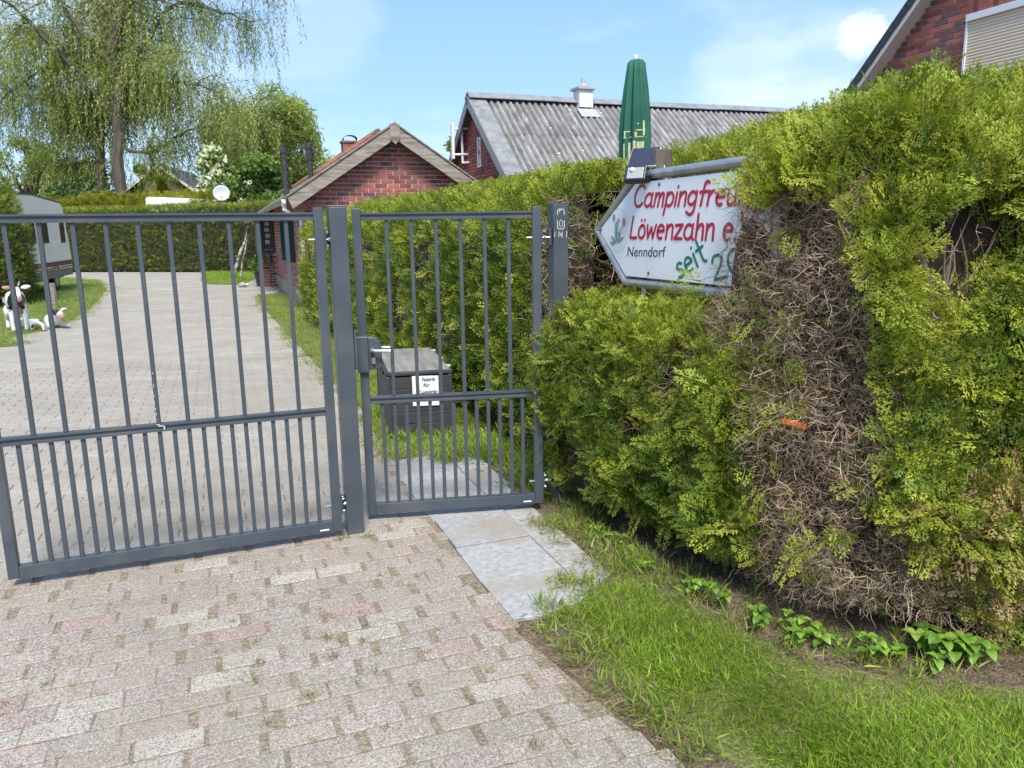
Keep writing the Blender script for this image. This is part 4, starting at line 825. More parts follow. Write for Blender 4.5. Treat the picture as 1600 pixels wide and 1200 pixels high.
MB().tube([(1.75, 3.05, .0), (1.72, 2.98, .7), (1.45, 2.83, 1.22), (1.62, 2.8, 1.7)], [.045, .04, .022, .012], 8).obj('trunk', bark, h4, smooth=True)
# orange strap tied round the dead corner
st = MB(); w = .009
for i in range(9):
    t = i/8; x = 1.02+t*.058; y_ = 2.84-t*.088-.008*math.sin(t*3.1); zc_ = .822+.004*math.sin(t*4); st.v += [(x, y_, zc_-w), (x+.004, y_-.004, zc_+w)]
k = len(st.v); st.v += [(x+.006, y_+.006, z) for x, y_, z in st.v[:k]]
for i in range(8):
    a_ = 2*i; st.f += [(a_, a_+2, a_+3, a_+1), (k+a_, k+a_+1, k+a_+3, k+a_+2), (a_, k+a_, k+a_+2, a_+2), (a_+1, a_+3, k+a_+3, k+a_+1)]
tag(st.obj('strap', mat('orange_strap', (.62, .16, .035), .6), smooth=True), 'orange strap tied around the dead brown corner of the hedge', 'strap')
# weeds at the foot of the hedge, each leaf its own piece
wl = leaf_mat('weed_leaf', .3, .45, .4, (1.1, 1.2, .4))
def weed_leaf(k):
    rr = random.Random(k); V, tvals = [], []; L_, Wd = 1, rr.uniform(.6, .78)
    prof = [(0, .06), (.14, .78), (.36, 1), (.6, .98), (.82, .68), (1, .04)]
    rows = []
    for t, w in prof:
        z = .22*math.sin(t*2.6)-.30*t*t; rows.append([(-w*Wd/2, t, z+.10*w), (0, t, z), (w*Wd/2, t, z+.10*w)])
    tr = []
    for r1, r2 in zip(rows, rows[1:]):
        for s in (0, 1): tr += [[r1[s], r1[s+1], r2[s+1]], [r1[s], r2[s+1], r2[s]]]
    return np.array(tr)
WL = []
for k in range(4):
    t = weed_leaf(k); c = np.array([(.14, .27, .03), (.18, .32, .045), (.11, .22, .03), (.22, .35, .05)][k]); cc = np.tile(c, (len(t), 3, 1))*(1+.25*(t[:, :, 1:2]-.5)); o = tri_mesh('leaf', t, cc, wl, None, None); WL.append(o.data); bpy.data.objects.remove(o)
stem_m = mat('weed_stem', (.10, .16, .03), .6); STEM = MB().tube([(0, 0, 0), (.05, .02, .5), (.0, 0, 1)], [.03, .025, .015], 5).mesh('stem', stem_m, True)
def weed(p, n, size, h):
    rr = random.Random(int(p[0]*1000)+n); t = empty('weed', 'leafy green weed sprouting from the soil at the foot of the hedge', 'weed', (*p, 0), rr.uniform(0, 6.28), 'leafy weeds along the foot of the hedge')
    for s in range(max(3, int(n/2.4))):
        ox, oy = rr.gauss(0, size*.8), rr.gauss(0, size*.8); hh = h*rr.uniform(.5, 1.1); o = link('stem', STEM, t, (ox, oy, -.003), (rr.uniform(-.2, .2), rr.uniform(-.2, .2), rr.uniform(0, 6))); o.scale = (.07, .07, hh)
        for k in range(4):
            o = link('leaf', rr.choice(WL), t, (ox+rr.uniform(-.006, .006), oy+rr.uniform(-.006, .006), hh*(1 if k < 3 else .55)), (rr.uniform(-.15, .35), rr.uniform(-.25, .25), k*1.75+rr.uniform(-.5, .5))); o.scale = [size*rr.uniform(.7, 1.15)]*3
for p, n, s_, h in [((1.02, 2.66), 16, .055, .07), ((.93, 2.75), 12, .05, .06), ((1.13, 2.60), 12, .05, .06), ((.83, 2.90), 12, .05, .07), ((.76, 3.0), 12, .045, .06), ((.67, 3.12), 10, .042, .06), ((.58, 3.26), 10, .042, .05), ((.50, 3.40), 8, .04, .05), ((.42, 3.53), 8, .04, .05), ((1.24, 2.56), 16, .06, .07), ((1.44, 2.50), 20, .062, .09), ((1.53, 2.47), 20, .062, .10), ((1.36, 2.54), 10, .05, .06), ((.35, 3.68), 8, .035, .05), ((1.66, 2.46), 12, .05, .08)]:
    weed((p[0]+.05+rr.gauss(0, .025), p[1]+.05+rr.gauss(0, .02)), int(n*rr.uniform(.5, 1.3)), s_*rr.uniform(.6, 1.0), h*rr.uniform(.7, 1.3))

# ------------------------------------------------------------------ brick houses
def brick_mesh(name, m, L_=.24, H_=.071, D_=.06, k=0):
    rr = random.Random(k); c = .003; b = MB(); j = lambda: rr.uniform(-.0015, .0015)
    o4 = [(-L_/2+j(), -H_/2+j()), (L_/2+j(), -H_/2+j()), (L_/2+j(), H_/2+j()), (-L_/2+j(), H_/2+j())]; inn = [(x*(1-2*c/L_), z*(1-2*c/H_)) for x, z in o4]
    b.add([(x, .05, z) for x, z in o4]+[(x, c, z) for x, z in o4]+[(x, 0, z) for x, z in inn], [(i, (i+1) % 4, 4+(i+1) % 4, 4+i) for i in range(4)]+[(4+i, 4+(i+1) % 4, 8+(i+1) % 4, 8+i) for i in range(4)]+[(8, 9, 10, 11)])
    return b.mesh(name, m)
RB = [mat('red_brick', (.285, .09, .07), .85, col2=(.36, .125, .098), scale=9, bump=.4, bscale=50, rnd=.18), mat('dark_red_brick', (.16, .05, .045), .85, col2=(.22, .07, .058), scale=9, bump=.4, bscale=50, rnd=.2), mat('burnt_brick', (.095, .062, .062), .8, col2=(.15, .085, .075), scale=12, bump=.4, rnd=.25)]
BRK = {}
def bmesh_for(L_, mi, k): 
    key = (round(L_, 2), mi, k)
    if key not in BRK: BRK[key] = brick_mesh('brick', RB[mi], key[0], k=k+mi*7)
    return BRK[key]
def brick_wall(wall, width, zmin, zmax, inside, rr, limit=300, z0=0, holes=(), pal=(.72, .9), pitch=.25, course=.0833, u0=0):
    """courses of single bricks standing proud of the mortar sheet of the wall; local x along, -y outward"""
    cnt = 0; merged = MB(); mi_ = []; r = int(zmin/course); out = []
    while r*course < zmax:
        z = r*course+course/2; u = u0-(r % 2)*.125
        while u < u0+width:
            a, b_ = u+.005, u+pitch-.005
            lim = inside(z)
            a, b_ = max(a, lim[0]), min(b_, lim[1])
            for h in holes:
                if h[2] < z < h[3]:
                    if a >= h[0] and b_ <= h[1]: a = b_ = 0
                    elif a < h[0] < b_: b_ = h[0]
                    elif a < h[1] < b_: a = h[1]
            if b_-a > .04: out.append(((a+b_)/2, z, b_-a))
            u += pitch
        r += 1
    out.sort(key=lambda t: -t[1])
    for i, (x, z, ln) in enumerate(out):
        q = rr.random(); mi = 0 if q < pal[0] else 1 if q < pal[1] else 2
        if i < limit: 
            ln2 = round(ln, 2); link('brick', bmesh_for(max(.04, ln2), mi, rr.randrange(3)), wall, (x, -.012+rr.uniform(-.002, .002), z), (0, 0, 0))
        else:
            me = bmesh_for(max(.04, round(ln, 2)), mi, 0); merged.add([(v.co.x+x, v.co.y-.012, v.co.z+z) for v in me.vertices], [tuple(p.vertices) for p in me.polygons]); mi_ += [mi]*len(me.polygons)
    if mi_: multi(merged, 'brick', RB, mi_, wall)
mortar = mat('pale_mortar', (.66, .62, .56), .95, col2=(.76, .72, .66), scale=20); mortar_d = mat('grey_mortar', (.36, .31, .28), .95, col2=(.46, .41, .37), scale=20)
oldwood = mat('grey_weathered_wood', (.20, .175, .15), .85, col2=(.34, .30, .26), scale=2.5, stretch=(1.2, 14, 14), bump=.4, bscale=20, third=(.14, .10, .07), tscale=1.5)
drk = mat('dark_green_paint', (.008, .05, .045), .35); glass = mat('window_glass', (.05, .07, .075), .06, spec=.8)
tile_m = mat('orange_brown_tile', (.20, .075, .04), .8, col2=(.30, .13, .07), scale=3, bump=.3, third=(.13, .09, .06), tscale=2.5, rnd=.15); tile_d = mat('grey_brown_tile', (.10, .085, .075), .8, col2=(.16, .13, .11), scale=4, bump=.3)
zincg = mat('weathered_zinc', (.24, .27, .25), .5, .5, col2=(.34, .36, .33), scale=6); pvc = mat('white_pvc', (.72, .73, .74), .4)
# clubhouse
hs_ = empty('brick_clubhouse', 'small red brick house with weathered wooden gable boards and white downpipe beyond the hedge', 'house', (-3.94, 15.2, 0), ROT)
Wd, SL = 3.5, .655; ZE = 2.18+.3*SL                      # wall height at the left wall
APX = Wd/2; ZA = ZE+APX*SL
gw = MB().prism([(0, 0), (Wd, 0), (Wd, ZE), (APX, ZA), (0, ZE)], 1, 0, .24).obj('gable_wall', mortar, hs_)
brick_wall(gw, Wd, .0, ZA, lambda z: (0.0, Wd) if z < ZE else ((z-ZE)/SL, Wd-(z-ZE)/SL), random.Random(3), 210)
# long left wall (its own local frame: x runs back along the wall)
lw = MB().box((4.72, .12, ZE/2), (9.44, .24, ZE)).obj('side_wall', mortar, hs_, loc=(0, 0, 0)); lw.matrix_local = Matrix.Translation((.0, 9.44, 0)) @ Matrix.Rotation(R_(-90), 4, 'Z')
# local x: 0 at the far end, 9.44 at the near corner
WIN = [(5.6, 6.9, .92, 1.95)]
brick_wall(lw, 9.44, .0, ZE, lambda z: (0, 9.44), random.Random(5), 0, holes=WIN)
MB().box((4.7, -.018, .17), (9.42, .03, .34)).obj('plinth', mat('plinth_render', (.22, .20, .17), .95, col2=(.30, .27, .23), scale=5), lw)
def window(wall, x0, x1, z0, z1, fm, y=-.03, mull=1, t=.06):
    f = MB(); 
    for a in ((x0, x1, z0, z0+t), (x0, x1, z1-t, z1)): f.box(((a[0]+a[1])/2, y, (a[2]+a[3])/2), (a[1]-a[0], .05, a[3]-a[2]))
    for x in [x0+t/2, x1-t/2]+[x0+(x1-x0)*(i+1)/(mull+1) for i in range(mull)]: f.box((x, y, (z0+z1)/2), (t, .046, z1-z0-2*t))
    f.obj('window_frame', fm, wall); MB().box(((x0+x1)/2, y+.01, (z0+z1)/2), (x1-x0-t, .012, z1-z0-t)).obj('window_pane', glass, wall)
window(lw, *WIN[0], drk); 
for x in (5.54, 6.96): MB().box((x, -.05, 1.42), (.03, .3, 1.0)).obj('shutter', drk, lw)
pw = MB().box((.21, .12, 1.08), (.42, .24, 2.16)).obj('porch_wall', mortar, hs_); pw.matrix_local = Matrix.Translation((-.42, 8.9, 0)); brick_wall(pw, .42, .0, 2.14, lambda z: (0, .42), random.Random(6), 0, holes=[(0.05, .37, 1.0, 2.0)])
MB().box((.05, -.025, 1.5), (.06, .04, 1.0)).box((.37, -.025, 1.5), (.06, .04, 1.0)).box((.21, -.025, 1.04), (.32, .04, .08)).obj('window_frame', drk, pw)
MB().box((.21, -.01, 1.55), (.30, .012, .9)).obj('window_pane', glass, pw)
for i, z in enumerate((1.32, 1.5, 1.68, 1.85)): MB().box((.2+.02*(i % 2), -.045, z), (.13, .02, .11)).obj('hanging_ornament', mat('pale_ornament', (.45, .40, .36), .7), pw)
p2 = MB().box((1.5, .12, 1.08), (3.0, .24, 2.16)).obj('rear_side_wall', mortar, hs_); p2.matrix_local = Matrix.Translation((-.42, 11.95, 0)) @ Matrix.Rotation(R_(-90), 4, 'Z'); brick_wall(p2, 3.0, .0, 2.14, lambda z: (0, 3.0), random.Random(9), 0)
bxw = MB().box((Wd/2+.6, 11.9, 1.2), (Wd+1.1, .24, 2.4)).obj('rear_wall', mortar, hs_); MB().box((Wd-.12, 6, ZE/2), (.24, 11.5, ZE)).obj('far_side_wall', mortar, hs_)
# roof: left slope runs the whole length, right slope, rear part with the ridge further right and higher
OV, FO = .34, -.30
def slope_slab(nm, m_, x0, z0, x1, z1, y0, y1, th=.06): return MB().prism([(x0, z0), (x1, z1), (x1, z1+th), (x0, z0+th)], 1, y0, y1).obj(nm, m_, hs_)
za = ZA+.02
slope_slab('roof', tile_d, -OV, za-(APX+OV)*SL, APX, za, FO, 5.3); slope_slab('roof', tile_d, Wd+OV, za-(APX+OV)*SL, APX+.001, za, FO, 5.3)
slope_slab('roof', tile_d, -OV-.30, za-(APX+OV+.30)*SL, APX, za, 5.302, 12.2)
RX = APX+.80; RZ = za+.80*SL; slope_slab('roof', tile_m, APX, za+.001, RX, RZ, 5.302, 12.2); slope_slab('roof', tile_m, RX+RX+.3, RZ-(RX+.3)*SL, RX+.001, RZ, 5.302, 12.2)
MB().prism([(.1, ZE), (RX*2-.1, ZE), (RX, RZ-.06)], 1, 5.35, 5.5).obj('rear_gable', mortar, hs_)
rt_ = MB(); rr = random.Random(5)
for i in range(9):
    x = APX-.85+i*.19
    for k in range(30):
        y_ = 5.32+k*.225
        if y_ > 12: break
        z = za-(APX-x)*SL+.068+rr.uniform(0, .006); zb = z+.19*SL; rt_.tube([(x, y_+.11, z+.005), (x+.2, y_+.11, zb-.004)], [.075, .066], 6, True)
o = rt_.obj('roof_tile', tile_m, hs_); o['kind'] = 'stuff'
MB().tube([(RX, 5.28, RZ+.06), (RX, 12.2, RZ+.06)], .09, 8).obj('ridge_tile', tile_m, hs_, smooth=True)
def barge(sx):
    d = Vector((1, 0, SL)) if sx < 0 else Vector((-1, 0, SL)); d.normalize(); perp = Vector((-d.z, 0, d.x)) if sx < 0 else Vector((d.z, 0, -d.x)).__neg__()
    x0 = -OV if sx < 0 else Wd+OV; a = Vector((x0, 0, za-(APX+OV)*SL+.055)); e = Vector((APX-(.0 if sx < 0 else -.0), 0, za+.055)); h = .235
    dn = Vector((0, 0, -h/math.cos(math.atan(SL)))); pts = [a, e, e+dn, a+dn+Vector((.09 if sx < 0 else -.09, 0, .06))]
    MB().prism([(p.x, p.z) for p in pts], 1, FO-.032-(0 if sx < 0 else .0), FO-.002).obj('barge_board', oldwood, hs_)
    cp = [a+Vector((-.03 if sx < 0 else .03, 0, -.02)), e+Vector((0, 0, .0)), e+Vector((0, 0, .028)), a+Vector((-.03 if sx < 0 else .03, 0, .008))]
    MB().prism([(p.x, p.z+.002) for p in cp], 1, FO-.06, FO+.05).obj('verge_strip', oldwood, hs_)
barge(-1); barge(1)
MB().prism([(APX-.095, za+.05), (APX+.095, za+.05), (APX+.095, za-.24), (APX, za-.33), (APX-.095, za-.24)], 1, FO-.055, FO-.034).obj('gable_finial', oldwood, hs_)
MB().box((-.17, 2.6, za-(APX+.17)*SL-.05), (.30, 5.6, .02), None).obj('soffit', oldwood, hs_)
# gutter, downpipe, chimneys
gx_ = -OV-.05; gz = za-(APX+OV)*SL-.01
for a, b_, ox in ((FO+.02, 5.3, 0), (5.3, 12.2, -.30)):
    g = MB(); n = 9
    for y_ in (a, b_):
        for r_ in (.065, .058):
            for i in range(n): an = math.pi+math.pi*i/(n-1); g.v.append((gx_+ox+r_*math.cos(an), y_, gz+(ox*SL)+r_*math.sin(an)))
    for i in range(n-1): g.f += [(i, i+1, 2*n+i+1, 2*n+i), (n+i+1, n+i, 3*n+i, 3*n+i+1)]
    g.f += [(0, n, 3*n, 2*n), (n-1, 3*n-1, 4*n-1, 2*n-1)]
    g.obj('gutter', zincg, hs_, smooth=True)
dp = [(gx_, FO+.12, gz-.02), (gx_, FO+.12, gz-.16), (gx_+.10, FO+.2, gz-.24), (gx_+.25, FO+.29, gz-.25), (-.06, .12, gz-.34), (-.06, .13, gz-.6), (-.06, .13, .02)]
MB().tube(dp, .042, 10).tube([(gx_, FO+.12, gz+.02), (gx_, FO+.12, gz-.1)], .055, 10).obj('downpipe', pvc, hs_, smooth=True)
def flue(x, y_, h):
    z = za-(APX-x)*SL; MB().tube([(x, y_, z-.1), (x, y_, z+h)], .065, 12).tube([(x, y_, z+h*.62), (x, y_, z+h*.66)], .078, 12).tube([(x, y_, z+h-.02), (x, y_, z+h+.10)], .088, 12).tube([(x, y_, z+h+.13), (x, y_, z+h+.15)], .085, 12).obj('flue_pipe', mat('soot_black_metal', (.018, .018, .02), .5, col2=(.05, .05, .05), scale=12), hs_, smooth=True)
flue(-.06, 3.05, 1.0); flue(.72, 4.9, .78)
ch = MB().box((1.98, 6.6, za+.12), (.36, .36, .62)).box((1.98, 6.6, za+.45), (.42, .42, .05)).obj('chimney', mat('chimney_brick', (.14, .08, .065), .9, col2=(.22, .13, .1), scale=9), hs_)
cp = MB()
for i in range(9):
    a = R_(200-220*i/8); cp.v += [(2.02+.19*math.cos(a), 6.45, za+.53+.10*math.sin(a)), (2.02+.19*math.cos(a), 6.75, za+.53+.10*math.sin(a))]
cp.f = [(2*i, 2*i+1, 2*i+3, 2*i+2) for i in range(8)]
cp.obj('chimney_cowl', mat('soot_black_metal', (.02, .02, .02)), ch, smooth=True)
# pot plant, stake lights, birch poles by the clubhouse
pt = empty('flower_pot', 'large black pot holding a leafy plant with one pale flower beside the clubhouse', 'plant pot', (-7.5, 23.7, 0))
MB().lathe([(.24, 0), (.30, .38), (.32, .38), (.32, .43), (.28, .43), (.27, .36), (.05, .36)], 18).obj('pot', black, pt, smooth=True)
n = 700; P = nrm(RNG.normal(size=(n, 3)))*RNG.random((n, 1))**.4*np.array([.42, .42, .30])+np.array([0, 0, .72]); P[:, 2] = np.maximum(P[:, 2], .42); C = pick([(.06, .14, .03), (.08, .17, .035), (.11, .2, .05)], n)
LEAF = [(np.array([[(-.3, .5, 0), (0, 0, 0), (.3, .5, .1)], [(-.3, .5, 0), (.3, .5, .1), (0, 1, .05)]]), np.array([[.5, 0, .5], [.5, .5, 1]]))]
leafm = leaf_mat('broad_leaf', .3, .5, .35)
V, Cc = scatter(LEAF, P, rdir(n), rdir(n), RNG.uniform(.07, .13, n), C*.8, C*1.1); tri_mesh('foliage', V, Cc, leafm, pt)
MB().lathe([(.01, 0), (.05, .03), (.045, .06), (.01, .07)], 8, (.08, -.36, .74)).obj('flower', mat('peach_petal', (.75, .42, .28), .6), pt, smooth=True)
for k, (x, y_) in enumerate(((-7.05, 22.9), (-6.72, 23.3))):
    t = empty('stake_light', ['black garden stake light with lantern head beside the flower pot', 'bent black garden stake light close to the clubhouse wall'][k], 'garden light', (x, y_, 0), 0, 'garden lights by the clubhouse')
    h = .75 if k == 0 else .35; MB().tube([(0, 0, -.02), (.0, 0, h*.9)] if k == 0 else [(0, 0, -.02), (0, 0, .25), (.08, -.02, .34)], .014, 6).obj('stake', black, t); MB().lathe([(.02, 0), (.07, .03), (.06, .2), (.09, .22), (.02, .3)], 8, (0 if k == 0 else .1, 0, h*.9)).obj('lantern', mat('smoked_lens', (.08, .08, .085), .2), t)
st = empty('stone_figure', 'small pale ornament lying on the paving in front of the flower pot', 'ornament', (-8.05, 23.3, 0)); MB().lathe([(.10, 0), (.13, .06), (.08, .13), (.02, .15)], 9).obj('body', mat('grey_stone', (.3, .29, .28), .9), st, smooth=True); MB().lathe([(.03, 0), (.06, .05), (.02, .1)], 8, (.14, 0, .02)).obj('head', mat('pale_stone', (.55, .54, .52), .9), st, smooth=True)
birch = mat('birch_bark', (.16, .14, .12), .85, col2=(.50, .47, .42), scale=3.5, stretch=(1, 1, 3), lo=.42, hi=.55)
for k, (a, b_, r_) in enumerate((((-9.45, 26.3, 0), (-8.45, 25.9, 2.1), .065), ((-9.1, 26.1, 0), (-8.5, 25.7, 1.95), .035))):
    A, B = Vector(a), Vector(b_); pts = [A.lerp(B, i/6)+Vector((.03*math.sin(i*2+k), .02*math.cos(i*3), 0)) for i in range(7)]
    t = empty('birch_pole', ['thick leaning birch pole with white bark against the far hedge', 'thin leaning pale pole beside the thick birch pole'][k], 'pole', tuple(A)); MB().tube([p-A for p in pts], [r_*(1-.05*i) for i in range(7)], 8).obj('shaft', birch, t, smooth=True)
    MB().tube([pts[4]-A, pts[4]-A+Vector((.18, -.1, .22))], [r_*.4, r_*.2], 6).obj('branch_stub', birch, t)

# barn with corrugated roof
bn = empty('barn', 'long barn with weathered corrugated grey roof and red brick gable behind the hedge', 'barn', (-1.03, 21.0, 0), ROT)
BH2, RZB, SLB = 4.6, 4.95, .78
bw = MB().prism([(-BH2, 0), (BH2, 0), (BH2, RZB-.1-BH2*SLB), (0, RZB-.1), (-BH2, RZB-.1-BH2*SLB)], 0, .22, .46).obj('gable_wall', mat('barn_brick', (.17, .05, .04), .9, col2=(.24, .075, .058), scale=7), bn)
bwb = MB(); bi = []; rr = random.Random(2)
r = int(1.3/.0833)
while r*.0833 < RZB-.3:
    z = r*.0833+.04; hw = (RZB-.1-z)/SLB; u = -min(hw, 4.4)-(r % 2)*.125
    while u < min(hw, 4.4):
        a, b_ = max(u+.005, -hw+.02), min(u+.245, hw-.02)
        if b_-a > .05: bwb.box((.215, (a+b_)/2, z), (.02, b_-a, .071)); q = rr.random(); bi += [0 if q < .7 else 1 if q < .93 else 2]*6
        u += .25
    r += 1
bm_ = bwb.mesh('brick', None); [bm_.materials.append(x) for x in RB]; bm_.polygons.foreach_set('material_index', bi); o = link('brick', bm_, bw); o['kind'] = 'stuff'
MB().box((9, BH2-.12, .8), (17, .24, 1.6)).box((9, -BH2+.12, .8), (17, .24, 1.6)).box((17.6, 0, .8), (.24, BH2*2-.5, 1.6)).obj('long_wall', mat('barn_brick', (.17, .05, .04)), bn)
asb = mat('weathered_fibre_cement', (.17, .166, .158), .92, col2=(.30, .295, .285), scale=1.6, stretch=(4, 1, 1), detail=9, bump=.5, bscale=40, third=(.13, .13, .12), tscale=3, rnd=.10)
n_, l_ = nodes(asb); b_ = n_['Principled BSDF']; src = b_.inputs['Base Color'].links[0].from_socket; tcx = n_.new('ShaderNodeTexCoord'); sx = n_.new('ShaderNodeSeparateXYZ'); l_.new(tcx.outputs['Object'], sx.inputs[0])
mrx = n_.new('ShaderNodeMapRange'); mrx.inputs['From Min'].default_value = -.02; mrx.inputs['From Max'].default_value = .034; mrx.inputs['To Min'].default_value = .6; mrx.inputs['To Max'].default_value = 1.2; l_.new(sx.outputs['Z'], mrx.inputs[0])   # colour by wave height: darker in the troughs, paler on the crests
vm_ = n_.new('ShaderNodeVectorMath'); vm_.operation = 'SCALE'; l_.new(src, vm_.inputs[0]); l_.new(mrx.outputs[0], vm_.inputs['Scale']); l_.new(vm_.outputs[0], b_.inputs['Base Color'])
flat = mat('flat_fibre_cement', (.15, .155, .155), .9, col2=(.24, .25, .25), scale=5, bump=.2); ridge_m = mat('grey_ridge_metal', (.17, .18, .19), .5, col2=(.24, .25, .26), scale=4)
PW, NW = .177, 6
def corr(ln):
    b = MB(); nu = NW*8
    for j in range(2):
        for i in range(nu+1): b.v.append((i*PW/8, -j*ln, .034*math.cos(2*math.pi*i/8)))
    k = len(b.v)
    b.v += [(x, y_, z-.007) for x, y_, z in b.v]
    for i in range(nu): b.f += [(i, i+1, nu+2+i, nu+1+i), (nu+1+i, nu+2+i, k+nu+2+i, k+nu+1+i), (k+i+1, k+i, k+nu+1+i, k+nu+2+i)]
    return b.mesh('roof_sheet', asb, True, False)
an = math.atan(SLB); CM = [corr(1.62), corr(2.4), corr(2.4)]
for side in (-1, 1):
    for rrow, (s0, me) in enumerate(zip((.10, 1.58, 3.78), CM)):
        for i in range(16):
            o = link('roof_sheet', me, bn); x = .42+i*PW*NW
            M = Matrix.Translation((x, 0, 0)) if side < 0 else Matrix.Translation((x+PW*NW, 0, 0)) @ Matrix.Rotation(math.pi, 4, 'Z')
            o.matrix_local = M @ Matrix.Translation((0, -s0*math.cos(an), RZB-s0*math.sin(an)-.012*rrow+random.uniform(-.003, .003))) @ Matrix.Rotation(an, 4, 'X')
rr = random.Random(4); sp_m = mat('lichen_spot', (.62, .61, .57), .95)
lp = MB()
for i in range(46):
    s0 = rr.uniform(.3, 5.2); x = .6+round(rr.uniform(0, 14)/PW)*PW-.18; r_ = rr.uniform(.015, .04); z = RZB-s0*SLB*math.cos(an)/math.cos(an)*math.cos(an)+.0
    c = Vector((x, -s0*math.cos(an), RZB-s0*math.sin(an)+.046)); lp.add([c+Vector((r_*math.cos(t), r_*math.sin(t)*math.cos(an)*1.0, r_*math.sin(t)*math.sin(an))) for t in np.linspace(0, 6.28, 7)[:-1]], [tuple(range(6))])
o = lp.obj('lichen', sp_m, bn); o['kind'] = 'stuff'
for side in (-1, 1):
    L_ = 6.0; b = MB().box((.22, side*L_/2, 0), (.46, L_, .022)); M = Matrix.Translation((0, 0, RZB+.036)) @ Matrix.Rotation(-side*an, 4, 'X'); b.v = [tuple(M @ Vector(v)) for v in b.v]; b.obj('verge_sheet', flat, bn)
    b = MB().box((-.012, side*L_/2, -.11), (.03, L_, .22)); b.v = [tuple(M @ Vector(v)) for v in b.v]; b.obj('verge_board', mat('grey_painted_board', (.25, .26, .27), .6), bn)
for i in range(7):
    x0 = -.02+i*2.5; zt_ = RZB+.10+(.012 if i % 2 else 0)+(-.0 if i != 0 else .02)
    MB().prism([(-.22, zt_-.15), (-.05, zt_), (.05, zt_), (.22, zt_-.15), (.215, zt_-.165), (0, zt_-.03), (-.215, zt_-.165)], 0, x0, x0+2.55).obj('ridge_cap', ridge_m, bn)
cx = 3.25; cm = mat('white_rendered', (.66, .65, .63), .85, col2=(.74, .73, .71), scale=6)
c_ = MB().box((cx, -.12, RZB+.06), (.40, .40, .46)).obj('chimney', cm, bn); MB().box((cx, -.12, RZB+.32), (.54, .54, .06)).obj('chimney_slab', mat('grey_cap', (.33, .33, .32), .9, col2=(.45, .44, .43), scale=5), c_)
MB().lathe([(.11, 0), (.11, .07), (.08, .10), (.06, .10), (.055, .25), (.02, .25)], 12, (cx, -.12, RZB+.35)).obj('chimney_pot', mat('grey_cap', (.3, .3, .3)), c_, smooth=True)
b = MB().box((cx, -.48, 0), (.56, .3, .012)); b.v = [(x, y_, RZB+.045+y_*SLB) if z > 0 else (x, y_, RZB+.033+y_*SLB) for x, y_, z in b.v]; b.obj('lead_flashing', mat('lead_sheet', (.30, .31, .33), .6, col2=(.4, .41, .43), scale=6), c_)
# small white lattice vent in the gable
vt = MB()
for q in ((-.13, .13, .33, .37), (-.13, .13, -.37, -.33), (-.13, -.09, -.33, .33), (.09, .13, -.33, .33)): vt.box((.195, (q[0]+q[1])/2-.25, 3.55+(q[2]+q[3])/2), (.03, q[1]-q[0], q[3]-q[2]))
for s in (-1, 1):
    for dz in (-.18, .18): vt.tube([(.194, -.25-.09, 3.55+dz-.15*s), (.194, -.25+.09, 3.55+dz+.15*s)], .014, 4)
vt.obj('vent_grille', cm, bw); MB().box((.204, -.25, 3.55), (.008, .18, .66)).obj('vent_opening', black, bw)
# white mast antenna on the gable
ant = empty('wall_antenna', 'white panel antenna on brackets at the top of the barn gable', 'antenna', W2((-1.03, 21.0), .2, .85)+(3.85,), ROT)
MB().box((-.36, .1, .1), (.07, .16, .95)).obj('panel', pvc, ant, bevel=.02)
for z in (.42, -.25): MB().tube([(-.38, .1, z), (.05, -.1, z)], .03, 6).obj('bracket_arm', pvc, ant)
MB().tube([(-.12, 0, .5), (-.12, 0, -.48)], .032, 8).obj('mast', pvc, ant); MB().tube([(-.12, 0, -.47), (.1, -.3, -.47)], .03, 6).obj('bracket_arm', pvc, ant)

# right house: gable facing the drive
rh = empty('gabled_house', 'tall red brick house with white bargeboard and roller shutter window above the corner hedge', 'house', (6.64, 13.3, 0), math.atan2(-.9367, .3502))
# local x runs towards the camera (s = -x), -y is out of the wall
VZ = lambda x: 4.89+.97*x                         # verge height
XA, HWX = 3.6, 4.32
rw = MB().prism([(-.72-2.2, 0), (XA+5.6, 0), (XA+5.6, VZ(XA)-.97*5.6), (XA, VZ(XA)), (-.72-2.2, VZ(-2.92))], 1, 0, .3).obj('gable_wall', mortar_d, rh)
WINR = [(.915, 2.66, 3.57, 4.62)]
brick_wall(rw, 6.2, 3.1, 6.6, lambda z: (max(-1.7, (z-4.89)/.97+.16), 4.3), random.Random(21), 300, holes=[(.915, 2.66, 3.49, 4.86)], pal=(.62, .88), u0=-1.8)
vs_ = MB()
for i in range(22):
    x = .95+i*.0833; o = link('brick', bmesh_for(.24, (0, 1, 0, 0)[i % 4], i % 3), rw, (x, -.012, 4.745), (0, R_(90), 0))
MB().box((1.79, .04, 4.15), (1.745, .02, 1.24)).obj('window_recess', black, rw)
shm = mat('cream_shutter', (.74, .60, .42), .5)
wf = MB().box((1.79, -.0, 4.57), (1.74, .10, .10)).obj('shutter_box', pvc, rw, bevel=.006)
SLm = MB().prism([(.0, -.022), (-.014, -.018), (-.02, 0), (-.014, .018), (.0, .022)], 0, -.845, .845).mesh('shutter_slat', shm, True)
for i in range(16): link('shutter_slat', SLm, rw, (1.795, .012, 4.495-i*.0455))
for x in (.932, 2.64): MB().box((x, -.0, 4.03), (.034, .06, .98)).obj('shutter_rail', pvc, rw)
MB().box((1.79, .0, 3.745), (1.7, .05, .03)).obj('shutter_bar', pvc, rw); MB().box((1.79, .02, 3.65), (1.66, .012, .15)).obj('window_pane', mat('window_glass', (.05, .07, .075)), rw)
for i in range(6): MB().box((1.06+i*.29, .012, 3.65), (.13, .006, .13)).obj('curtain', mat('white_net', (.7, .7, .72), .8), rw)
